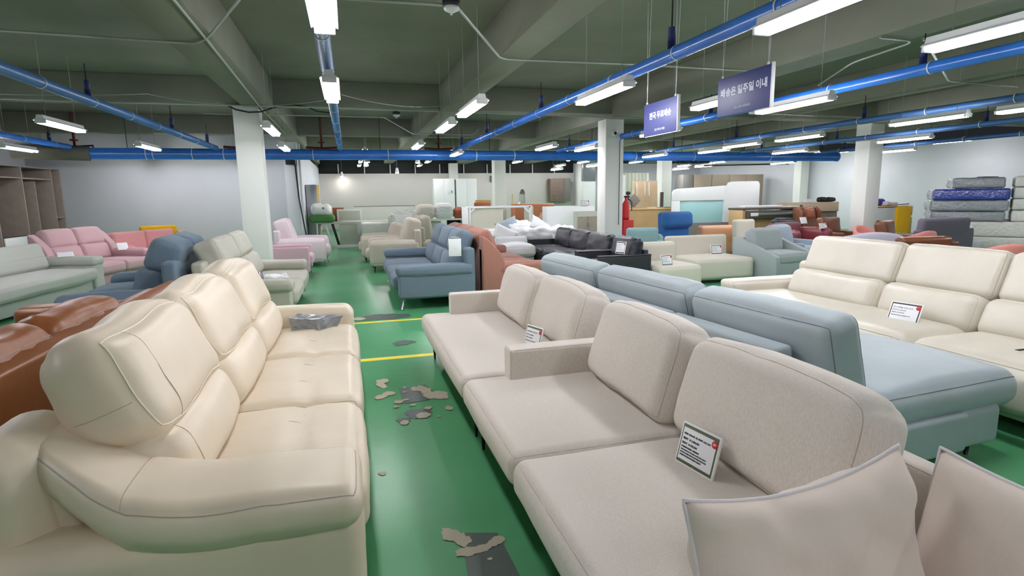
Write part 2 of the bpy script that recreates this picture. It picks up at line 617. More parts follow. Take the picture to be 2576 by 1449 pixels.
# floor markings and worn patches
slab('floor_marking', -3.0, 3.4, 7.41, 7.49, 0.0, 0.002, 'yellow_tape')
slab('floor_marking', -3.0, 3.4, 5.64, 5.735, 0.0, 0.002, 'yellow_tape')
def patch(name, items, mat, z, seed, wob):
    verts, faces = [], []
    for k, it in enumerate(items):
        v = blob('', it, z + k * 0.00015, None, seed=seed + k * 1.7, wob=wob)
        n0 = len(verts)
        cx = sum(p[0] for p in v) / len(v)
        cy = sum(p[1] for p in v) / len(v)
        verts += v
        verts.append((cx, cy, z + k * 0.00015))
        m = len(v)
        faces += [(n0 + m, n0 + i, n0 + (i + 1) % m) for i in range(m)]
    o = mesh(name, verts, faces, mat, None, False)
    o['kind'] = 'structure'
    return o
patch('floor_repair', [(0.42, 4.10, 0.10, 0.10, 0), (0.499, 6.25, 0.13, 0.1, 0.1), (0.40, 7.74, 0.33, 0.17, 0), (0.30, 4.0, 0.05, 0.05, 0)], 'repair', 0.003, 3.0, 0.14)
o = mesh('floor_repair', [(0.325, 4.72, .003), (0.55, 4.75, .003), (0.60, 4.5, .003), (0.53, 4.36, .003), (0.33, 4.34, .003),
                          (0.43, 2.50, .003), (0.598, 2.45, .003), (0.62, 1.9, .003), (0.37, 1.9, .003)],
         [(0, 4, 3, 2, 1), (5, 8, 7, 6)], 'repair', None, False)
o['kind'] = 'structure'
patch('floor_bare_spot', [(0.197, 4.95, 0.055, 0.06, 0), (0.185, 4.84, 0.035, 0.09, 0.3), (0.16, 4.55, 0.05, 0.05, 0.2), (0.235, 4.61, 0.05, 0.045, 0),
                          (0.50, 4.64, 0.06, 0.10, 0.5), (0.58, 4.47, 0.085, 0.11, 0.9), (0.63, 4.40, 0.05, 0.07, 0.9), (0.293, 4.39, 0.036, 0.04, 0), (0.35, 4.42, .03, .02, 0),
                          (0.396, 4.285, 0.025, 0.018, 0), (0.445, 4.05, 0.056, 0.058, 0), (0.50, 4.19, 0.03, 0.035, 0), (0.298, 3.948, 0.032, 0.04, 0), (0.65, 4.13, 0.03, 0.04, 0),
                          (0.266, 4.284, 0.023, 0.02, 0), (0.55, 3.99, 0.015, 0.012, 0), (0.36, 4.6, 0.02, 0.012, 0), (0.37, 4.72, 0.012, 0.02, 0)], 'bare', 0.0045, 1.0, 0.16)
patch('floor_bare_spot', [(0.102, 3.224, 0.022, 0.022, 0), (0.38, 2.50, 0.042, 0.06, 0.4), (0.425, 2.44, 0.036, 0.055, 0.2), (0.43, 2.345, 0.055, 0.036, 0),
                          (0.49, 2.345, 0.055, 0.028, 0.1), (0.55, 2.37, 0.03, 0.022, 0.4), (0.585, 2.39, 0.035, 0.032, 0), (0.516, 2.263, 0.012, 0.01, 0),
                          (0.005, 3.142, 0.02, 0.028, 0), (0.05, 7.7, 0.09, 0.09, 0)], 'bare', 0.0045, 8.0, 0.15)

# ------------------------------------------------------------------ fluorescent lamps
def make_lamp(label, loc, grp):
    t = thing('fluorescent_lamp', label, 'lamp', loc, 0, grp)
    L = 1.24
    prism('housing', [(-0.035, 0.075), (0.035, 0.075), (0.045, 0.03), (0.085, 0.008), (0.082, 0.002), (0.04, 0.018), (-0.04, 0.018), (-0.082, 0.002), (-0.085, 0.008), (-0.045, 0.03)],
          -L / 2, L / 2, 'fixture', t, 0.0, axis=1)
    for s in (-1, 1):
        tube('tube', [(s * 0.045, -L / 2 + 0.03, -0.02), (s * 0.045, L / 2 - 0.03, -0.02)], 0.016, 'tube', t, n=8)
        e = -1 if s < 0 else 1
        box('end_cap', t, 'fixture', (0, e * (L / 2 - 0.008), -0.005), (0.13, 0.03, 0.06), 0.006)
    for s in (-1, 1):
        tube('hanging_wire', [(0, s * L * 0.36, 0.07), (0, s * L * 0.36, ZC - loc[2])], 0.0035, 'conduit', t, n=4)
    return t
LZ = 2.66
lamp_rows = [
    (-0.08, 3.42, 'twin fluorescent lamp cut by the top edge, above the aisle'),
    (-0.10, 6.25, 'twin fluorescent lamp hanging end-on over the aisle under the blue pipe'),
    (1.53, 7.20, 'twin fluorescent lamp, front one of the three in line left of the diagonal blue pipe'),
    (1.53, 9.15, 'twin fluorescent lamp, middle one of the three in line left of the diagonal blue pipe'),
    (1.50, 12.6, 'small twin fluorescent lamp, last of the three in line before the thick blue pipe'),
    (2.70, 5.90, 'twin fluorescent lamp along the diagonal blue pipe above the slate blue loveseat side'),
    (2.72, 2.82, 'twin fluorescent lamp cut by the top edge, its cords over the navy sign'),
    (2.75, 14.9, 'small fluorescent lamp glaring in front of the thick blue pipe'),
    (4.34, 2.95, 'long fluorescent lamp running out at the upper right corner'),
    (4.33, 6.05, 'fluorescent lamp half hidden behind the navy one-week delivery sign'),
    (4.42, 12.7, 'small fluorescent lamp just left of the middle white pillar'),
    (5.42, 6.20, 'fluorescent lamp to the right of the navy one-week delivery sign'),
    (5.38, 9.35, 'fluorescent lamp below the navy free delivery sign'),
    (5.50, 12.9, 'small fluorescent lamp touching the left face of the middle white pillar'),
    (8.75, 7.10, 'fluorescent lamp above the right white pillar, in line with a brighter one'),
    (8.95, 5.60, 'bright fluorescent lamp running out of the right edge over the mattress wall'),
    (8.86, 9.90, 'fluorescent lamp left of the right white pillar, nearest of its row'),
    (8.80, 11.6, 'fluorescent lamp overlapping another one, left of the right white pillar'),
    (9.25, 13.3, 'fluorescent lamp overlapped by the next one, near the thick blue pipe'),
    (8.55, 15.1, 'short bright fluorescent lamp in front of the thick blue pipe right of the middle pillar'),
    (11.72, 13.4, 'thin fluorescent lamp above the end of the thick blue pipe'),
    (11.6, 9.90, 'upper fluorescent lamp just right of the right white pillar'),
    (14.7, 12.8, 'lower fluorescent lamp just right of the right white pillar'),
    (-3.86, 9.85, 'fluorescent lamp below the long blue pipe at the upper left'),
    (-3.84, 13.5, 'fluorescent lamp glaring on the thick blue pipe at the left'),
    (-6.32, 14.1, 'fluorescent lamp at the left edge above the grey shelf tower'),
    (-1.10, 10.0, 'fluorescent lamp peeping out right of the left white pillar'),
    (-1.25, 13.4, 'small fluorescent lamp between the left white pillar and the aisle pipe'),
    (9.1, 20.6, 'far fluorescent lamp at the right, near the middle white pillar, beyond the thick blue pipe'),
    (8.7, 23.6, 'farthest small fluorescent lamp left of the middle white pillar'),
    (14.6, 23.4, 'far fluorescent lamp above the grey side of the tan wall cabinets'),
    (14.2, 21.0, 'far fluorescent lamp above the tan wall cabinets, next to the conduit'),
    (16.0, 18.6, 'far fluorescent lamp at the end of the conduit below the thick blue pipe'),
]
extra_lamps = [(-3.86, 6.0), (-3.86, 1.6), (-0.08, -0.6), (2.72, -1.2), (5.42, -0.8), (8.9, 1.6), (12.3, 6.2), (12.3, 1.6), (-6.4, 8.5), (15.5, 8.0)]  # lamps beyond the frame, added to light the foreground
lamp0 = None
for (x, y, lab) in lamp_rows:
    if lamp0 is None:
        lamp0 = make_lamp(lab, (x, y, LZ), 'fluorescent lamps under the ceiling')
    else:
        dup(lamp0, (x, y, LZ), 0, lab)
for (x, y) in extra_lamps:
    dup(lamp0, (x, y, LZ), 0, 'twin fluorescent lamp added out of the picture to light the foreground', 'lamps over the camera side')

far_fill_lamps = [(x, y) for y in (19.4, 22.6, 25.2, 28.2) for x in (0.6, 3.4, 7.4, 10.6, 13.3, 17.8)]  # lamp grid added to brighten the far room
far0 = None
for (x, y) in far_fill_lamps:
    FL = 'added fluorescent lamp brightening the far room, above the level of the thick blue pipe'
    if far0 is None:
        far0 = make_lamp(FL, (x, y, 3.06), 'added lamps of the far room')
    else:
        dup(far0, (x, y, 3.06), 0, FL)
for (x, y, z) in ((-5.2, 17.1, 2.74), (-2.8, 17.1, 2.74), (18.3, 14.0, 3.06), (18.3, 9.0, 3.06), (18.3, 18.5, 3.06)):  # lamps added to brighten the back and right walls
    dup(far0 if z > 3 else lamp0, (x, y, z - (0 if z > 3 else 0.0)), 0, 'added fluorescent lamp brightening the back and right walls', 'added lamps of the far room')
# small spotlights of the room beyond the pipe
spots = [(0.60, 17.6, 2.60), (0.63, 19.6, 2.60), (2.35, 20.0, 2.72), (2.1, 25.5, 2.6), (4.0, 19.5, 2.8), (6.0, 22.5, 2.75), (8.6, 22.0, 2.92), (8.0, 17.5, 2.70)]
sp_lab = ['upper round spotlight over the patterned cushion', 'lower round spotlight glowing on the far wall', 'round spotlight over the long back wall', 'low round spotlight nearest the far wall top',
          'wide round spotlight below the thick blue pipe', 'small spotlight above the white wardrobes', 'spotlight beside the far white pillar', 'spotlight right of the far white pillar']
spots.append((-0.22, 29.45, 2.60))
sp_lab.append('spotlight close to the far wall making a bright glow on it')
sp0 = None
for (x, y, z), lab in zip(spots, sp_lab):
    if sp0 is None:
        sp0 = thing('ceiling_spotlight', lab, 'lamp', (x, y, z), 0, 'round spotlights beyond the blue pipe')
        lathe('lamp_body', [(0.02, 0.22), (0.05, 0.2), (0.075, 0.05), (0.09, 0.0), (0.08, 0.0), (0.06, 0.04)], 'fixture', sp0, n=16)
        lathe('bulb', [(0.01, -0.02), (0.06, -0.012), (0.075, 0.01), (0.05, 0.03)], 'spot_glow', sp0, n=16)
        tube('hanging_wire', [(0, 0, 0.2), (0, 0, 0.9)], 0.006, 'conduit', sp0, n=5)
    else:
        dup(sp0, (x, y, z), 0, lab)

# ------------------------------------------------------------------ pipes
mp = thing('main_pipe', 'thick bright blue main pipe running across under the ceiling', 'pipe', (0, 16.0, 2.70))
tube('pipe_run', [(-5.75, 0, 0), (15.9, 0, 0)], 0.135, 'pipe_blue', mp, n=24)
tube('grey_lagging', [(-7.3, 0, 0.05), (-5.75, 0, 0.0)], 0.17, 'pipe_lag', mp, n=20, label='grey lagged left end')
for x in (-4.6, -4.45, -3.6, -2.9, -0.8, 1.1, 3.5, 4.6, 7.5, 8.4, 10.4, 13.2):
    tube('clamp_band', [(x - 0.008, 0, 0), (x + 0.008, 0, 0)], 0.138, 'bright_white', mp, n=20)
ec = lathe('end_cap', [(0.01, 0), (0.15, 0), (0.15, 0.05), (0.01, 0.05)], 'pipe_blue', mp, n=20)
ec.rotation_euler = (0, math.pi / 2, 0)
ec.location = (15.88, 0, 0)
for x in (-5.0, -2.4, 0.9, 3.9, 7.0, 10.0, 13.0, 15.3):
    tube('hanger_rod', [(x, 0, 0.12), (x, 0, 1.0)], 0.008, 'dark', mp, n=5)
bp0 = None
for (x, y0, lab, mat) in ((-6.15, 10.5, 'blue branch pipe coming in low from the left edge', 'pipe_blue'),
                          (-3.05, -3.5, 'long dull blue branch pipe slanting down from the left edge', 'pipe_blue_dull'),
                          (-0.12, -3.5, 'blue branch pipe straight over the aisle behind the hanging lamps', 'pipe_blue_dull'),
                          (2.92, -3.5, 'blue branch pipe slanting from top right to the thick pipe, left of the signs', 'pipe_blue'),
                          (5.90, -3.5, 'blue branch pipe passing right behind the two navy signs', 'pipe_blue'),
                          (9.1, -3.5, 'dark blue branch pipe crossing above the right white pillar', 'pipe_blue_dull'),
                          (12.1, -3.5, 'dark blue branch pipe, second from the right wall', 'pipe_blue_dull'),
                          (15.2, -3.5, 'dark blue branch pipe nearest the right wall', 'pipe_blue_dull')):
    t = thing('branch_pipe', lab, 'pipe', (x, 0, 2.84))
    t['group'] = 'blue branch pipes'
    tube('pipe_run', [(0, y0, 0), (0, 15.9, 0)], 0.062 if abs(x) < 7 else 0.055, mat, t, n=16)
    y = 2.2
    while y < 15.5:
        if y > y0:
            tube('clamp_band', [(0, y - 0.008, 0), (0, y + 0.008, 0)], 0.066, 'fixture', t, n=16)
        y += 1.3
    for k, y in enumerate((4.9, 8.6, 12.2, 15.0)):
        if y > y0:
            tube('riser', [(0.0, y, 0.04), (0.0, y, 0.24)], 0.035, 'pipe_navy', t, n=10, label='navy upright pipe stub')
            tube('hanger_rod', [(0, y, 0.24), (0, y, 0.44 if k % 2 else 0.6)], 0.007, 'dark', t, n=5)
# red pipework near the thick pipe
for i, (x, y, lab) in enumerate(((-6.3, 16.6, 'red sprinkler riser at the left behind the blue pipes'), (-2.6, 16.55, 'red pipe elbow above the thick blue pipe left of the pillar'),
                                 (-0.6, 16.55, 'red pipe cluster above the thick pipe right of the aisle pipe'), (2.55, 16.55, 'red pipe cluster above the thick pipe beside the small lamps'))):
    t = thing('red_pipe', lab, 'pipe', (x, y, 2.84), 0, 'red pipework behind the thick blue pipe')
    tube('upright', [(0, 0, 0), (0, 0, 0.88)], 0.03, 'pipe_red', t, n=10)
    tube('elbow', [(-0.4, 0, 0.08), (-0.1, 0, 0.06), (0.1, 0, 0.06), (0.4, 0, 0.08)], 0.035, 'pipe_red', t, n=10)
    tube('flange', [(0, 0, 0.2), (0, 0, 0.24)], 0.09, 'pipe_red', t, n=12)

# ------------------------------------------------------------------ conduits, sprinkler heads and cables
CZ = 3.18
def conduit(lab, pts, r=0.012, z=CZ):
    # rounded corners
    P = [Vector((p[0], p[1], p[2] if len(p) > 2 else z)) for p in pts]
    out = [P[0]]
    for i in range(1, len(P) - 1):
        a, b, c = P[i - 1], P[i], P[i + 1]
        d = min(0.15, (a - b).length / 2.2, (c - b).length / 2.2)
        p0, p2 = b + (a - b).normalized() * d, b + (c - b).normalized() * d
        for k in range(5):
            s = k / 4
            out.append(p0 * (1 - s) ** 2 + b * 2 * s * (1 - s) + p2 * s * s)
    out.append(P[-1])
    return tag(tube('conduit', out, r, 'conduit', None, n=6), lab, 'conduit', 'metal conduits under the ceiling')
conduit('thin metal conduit crossing the upper left and turning up at the straight diagonal one', [(-6.0, 6.55), (-3.03, 6.74), (-1.41, 6.86), (-1.26, 6.62), (-0.74, 5.3), (-0.4, 4.2)])
conduit('straight metal conduit running down the beam to the left white pillar', [(-1.2, 3.5), (-1.25, 5.4), (-1.27, 6.6), (-1.39, 11.4), (-1.40, 15.6)], 0.014)
conduit('metal conduit zigzagging over the middle from the smoke detector to the signs', [(-1.2, 5.1), (0.076, 5.1), (0.78, 5.08), (0.98, 5.09), (1.83, 6.85), (3.55, 6.77), (5.29, 6.80), (5.42, 6.82, 3.18), (5.43, 6.6, 3.2)], 0.014)
conduit('thin metal conduit crossing the whole ceiling just above the left pillar top', [(-8.1, 10.9), (-3.5, 11.1), (0.26, 11.08), (3.32, 11.3), (5.5, 11.45), (8.0, 11.4)])
conduit('faint metal conduit bending ahead of the thick blue pipe', [(-2.5, 12.2), (0.79, 12.2), (1.7, 15.3), (3.3, 15.35), (3.4, 15.1, 3.3)], 0.01)
conduit('metal conduit ending at a junction at the upper right', [(6.0, 5.0), (6.34, 5.22), (8.75, 6.82), (10.33, 6.93)], 0.014)
conduit('dark thin conduit ending at a small box over the right branch pipes', [(7.0, 7.49), (6.2, 6.1), (6.02, 5.12), (5.5, 5.08)], 0.012)
conduit('metal conduit with a white box on a short post above the right pillar', [(7.1, 9.0), (8.4, 9.1), (12.4, 9.3)], 0.012, 2.98)
b = box('junction_box', None, 'fixture', (7.05, 8.95, 2.99), (0.22, 0.1, 0.07), 0.01)
tag(b, 'small white junction box hanging on a short post right of the navy sign', 'box')
tube('post', [(0.02, 0.0, 0.0), (0.02, 0, 0.25)], 0.02, 'fixture', b, n=8).matrix_parent_inverse = Matrix.Identity(4)
b.data.update()
for (x, y, lab) in ((0.93, 5.08, 'round white smoke detector on the zigzag conduit at the top'), (1.0, 11.7, 'small smoke detector near the faint conduit'), (12.0, 6.2, 'smoke detector cut by the right edge')):
    t = thing('smoke_detector', lab, 'smoke detector', (x, y, CZ), 0, 'smoke detectors')
    lathe('base', [(0.03, 0.05), (0.075, 0.04), (0.075, -0.01), (0.05, -0.012)], 'dark', t, n=16)
    lathe('dome', [(0.07, -0.01), (0.065, -0.035), (0.035, -0.05), (0.012, -0.06), (0.01, -0.075)], 'fixture', t, n=16)
def sag(name, lab, a, b, drop, r, mat, cat='cable'):
    A, B = Vector(a), Vector(b)
    pts = [A.lerp(B, i / 16) - Vector((0, 0, drop * 4 * (i / 16) * (1 - i / 16))) for i in range(17)]
    return tag(tube(name, pts, r, mat, None, n=5), lab, cat, 'cables under the ceiling')
sag('cable', 'thin pale cable sagging from the left edge over the left pillar', (-6.5, 10.2, 3.2), (-2.9, 10.4, 3.22), 0.07, 0.005, 'conduit')
sag('cable', 'thin pale cable sagging between two hooks left of the aisle pipe', (-2.9, 10.4, 3.22), (-0.2, 10.3, 3.2), 0.14, 0.005, 'conduit')
sag('cable', 'thin pale cable sagging between the aisle pipe and the lamp row', (-0.1, 8.4, 3.0), (1.9, 9.6, 3.1), 0.12, 0.005, 'conduit')
t = tube('cable', [(-1.95, 11.3, 3.22), (-1.8, 11.3, 3.14), (-1.6, 11.3, 3.1), (-1.4, 11.3, 3.11), (-1.2, 11.3, 3.18), (-1.0, 11.2, 3.22), (-0.8, 11.2, 3.23), (-0.6, 11.2, 3.2), (-0.45, 11.2, 3.13), (-0.25, 11.2, 3.11), (-0.1, 11.1, 3.14)], 0.012, 'wire', None, n=6)
tag(t, 'loose black cable looping over the top of the left white pillar', 'cable')
tag(tube('cable', [(5.83, 11.81, 0.9), (5.83, 11.81, 1.6), (5.83, 11.81, 2.72), (5.86, 11.81, 2.8), (5.93, 11.81, 2.83), (5.96, 11.8, 2.80)], 0.008, 'wire', None, n=6), 'black cable running down the front of the middle white pillar', 'cable')

# ------------------------------------------------------------------ lettering helper
def load_font():
    try:
        import os
        p = bpy.utils.system_resource('DATAFILES', path='fonts')
        f = os.path.join(p, 'Noto Sans CJK Regular.woff2')
        if os.path.exists(f):
            return bpy.data.fonts.load(f)
    except Exception:
        pass
    return None
FONT = load_font()
TEXT_CACHE = {}
def text(name, s, size, mat, parent, M4, bold=0.0, align='CENTER', fit=None):
    key = (s, size, mat, bold, align, fit)
    if key in TEXT_CACHE:
        o = bpy.data.objects.new(name, TEXT_CACHE[key])
        link(o, parent)
        o.matrix_local = M4
        return o
    cu = bpy.data.curves.new(name, 'FONT')
    cu.body = s
    if FONT:
        cu.font = FONT
    cu.size = size
    cu.offset = bold
    cu.align_x = align
    cu.align_y = 'CENTER'
    cu.extrude = 0.0004
    cu.resolution_u = 2
    tmp = bpy.data.objects.new('lettering_outline', cu)
    COL.objects.link(tmp)
    bpy.context.view_layer.update()
    me = bpy.data.meshes.new_from_object(tmp.evaluated_get(bpy.context.evaluated_depsgraph_get()))
    bpy.data.objects.remove(tmp)
    bpy.data.curves.remove(cu)
    me.name = name
    me.materials.clear()
    me.materials.append(M[mat])
    if fit and len(me.vertices):
        xs = [v.co.x for v in me.vertices]
        k = fit / max(1e-6, max(xs) - min(xs))
        for v in me.vertices:
            v.co = (v.co.x * k, v.co.y * k, v.co.z)
    TEXT_CACHE[key] = me
    o = bpy.data.objects.new(name, me)
    link(o, parent)
    o.matrix_local = M4
    return o
def sign(lab, loc, w, h, rz, s1, s2, shade, f1):
    t = thing('hanging_sign', lab, 'sign', loc, rz, 'navy delivery signs')
    box('sign_board', t, shade, (0, 0, 0), (w, 0.012, h), 0.002)
    box('edge_strip', t, 'fixture', (w / 2 + 0.006, 0, 0), (0.014, 0.03, h + 0.02), 0.002, label='white edge strip')
    F = Matrix.Translation((0, -0.008, h * 0.12)) @ Euler((math.pi / 2, 0, 0)).to_matrix().to_4x4()
    text('lettering', s1, h * 0.3, 'sign_text', t, F, 0.0012, fit=w * f1)
    F2 = Matrix.Translation((0, -0.008, -h * 0.33)) @ Euler((math.pi / 2, 0, 0)).to_matrix().to_4x4()
    text('small_lettering', s2, h * 0.07, 'sign_text', t, F2, fit=w * 0.3)
    for s in (-1, 1):
        lathe('hook', [(0.008, 0), (0.012, 0.01), (0.008, 0.025)], 'fixture', t, c=(s * w * 0.42, 0, h / 2), n=8)
        tube('cord', [(s * w * 0.42, 0, h / 2 + 0.02), (s * w * 0.42 - 0.03, 0, ZC - loc[2])], 0.003, 'fixture', t, n=4)
        tube('cord', [(s * w * 0.42, 0, h / 2 + 0.02), (s * w * 0.42 + 0.05, 0, ZC - loc[2])], 0.003, 'fixture', t, n=4)
    return t
sign('nearer navy hanging sign saying one week delivery in Korean', (3.40, 4.49, 2.46), 0.72, 0.34, -90, '배송은 일주일 이내', 'DELIVERY SERVICE', 'navy_sign', 0.86)
sign('farther greyer navy hanging sign saying free nationwide delivery in Korean', (3.38, 5.86, 2.42), 0.72, 0.36, -90, '전국 무료배송', '전국 어디나 배송', 'navy_sign', 0.64)

# ------------------------------------------------------------------ price cards and tags
def price_card(lab, loc, rz, tilt=-18, w=0.30, h=0.22, frame='green_frame', big=False, roll=0):
    """a framed A5 price card leaning back; local front is -y"""
    t = thing('price_card', lab, 'price card', loc, rz, 'framed price cards')
    t.rotation_euler = (tilt * D2R, roll * D2R, rz * D2R)
    box('holder', t, 'bright_white', (0, 0.004, h / 2), (w, 0.012, h), 0.003)
    box('border', t, frame, (0, -0.003, h / 2), (w - 0.018, 0.002, h - 0.018), 0.0008)
    soft('paper', t, 'card', (0, -0.0042, h / 2), (w * 0.86, 0.0024, h * 0.76), 0.0011, flat=1, k=1)
    F = lambda x, z, y=-0.0062: Matrix.Translation((x, y, z)) @ Euler((math.pi / 2, 0, 0)).to_matrix().to_4x4()
    badge = lathe('badge', [(0.022 * w / 0.3, 0), (0.022 * w / 0.3, 0.002)], 'red', t, n=20)
    badge.matrix_local = Matrix.Translation((w / 2 - 0.032 * w / 0.3, -0.0052, h - 0.045 * h / 0.22)) @ Euler((math.pi / 2, 0, 0)).to_matrix().to_4x4()
    if big:
        text('badge_lettering', '60%', 0.022, 'bright_white', badge, Matrix.Translation((0, 0, 0.0026)), 0.0004)
        lines = [('리퍼브  전시소파  4인  패브릭  소파 / 도어', 0.0135, 0.205), ('정상가   ￦ 2,380,000', 0.0135, 0.178), ('할인가   ￦ 950,000', 0.0135, 0.152),
                 ('● 제품상태 전시상품,  교환환불불가', 0.008, 0.130), ('이동 및 설치중 발생할 수 있는 미세한 스크래치가 있을 수 있습니다', 0.0075, 0.113),
                 ('배송비 별도, 지역별로 상이하며 구매시 직원에게 문의해 주세요', 0.0075, 0.098), ('본 상품은 한정수량으로 조기 품절될 수 있습니다', 0.0075, 0.083)]
    else:
        lines = [('전시 리퍼브 소파 / 도어', 0.014, h * 0.74), ('정상가  ￦ 1,980,000', 0.013, h * 0.61), ('할인가  ￦ 790,000', 0.013, h * 0.49), ('제품상태 전시상품, 교환환불불가 안내', 0.008, h * 0.36)]
    k = min(1.0, w / 0.30)
    fits = [0.80, 0.50, 0.46, 0.55, 0.78, 0.80, 0.66, 0.3] if big else [0.72, 0.5, 0.46, 0.7]
    for (s, sz, z), fr in zip(lines, fits):
        text('lettering', s, sz * k * 1.25, 'ink', t, F(-w / 2 + 0.032 * k, z * (h / 0.24 if big else 1) - (0.02 if big else 0)), 0.0002 if big else 0, 'LEFT', fit=w * 0.86 * fr)
    text('footer_lettering', 'Livart', 0.011 * k, 'card', t, F(0, 0.019 * k, -0.0045))
    prism('easel_back', [(0.0, 0.0), (0.07, 0.0), (0.012, h * 0.8)], -w * 0.3, w * 0.3, 'bright_white', t, 0.0)
    return t

def hang_tag(lab, loc, rz, w=0.2, h=0.27, tilt=0):
    t = thing('hang_tag', lab, 'price tag', loc, rz, 'tall white hang tags')
    t.rotation_euler = (tilt * D2R, 0, rz * D2R)
    box('tag_card', t, 'card', (0, 0, -h / 2), (w, 0.006, h), 0.002)
    box('strap', t, 'grey_plastic', (0, 0.02, 0.01), (w * 0.7, 0.05, 0.025), 0.008)
    F = lambda x, z: Matrix.Translation((x, -0.0036, z)) @ Euler((math.pi / 2, 0, 0)).to_matrix().to_4x4()
    text('lettering', 'PREMIUM SOFA', 0.014, 'ink', t, F(0, -h * 0.55))
    text('lettering', 'SOFA', 0.012, 'ink', t, F(w * 0.3, -h * 0.93))
    return t

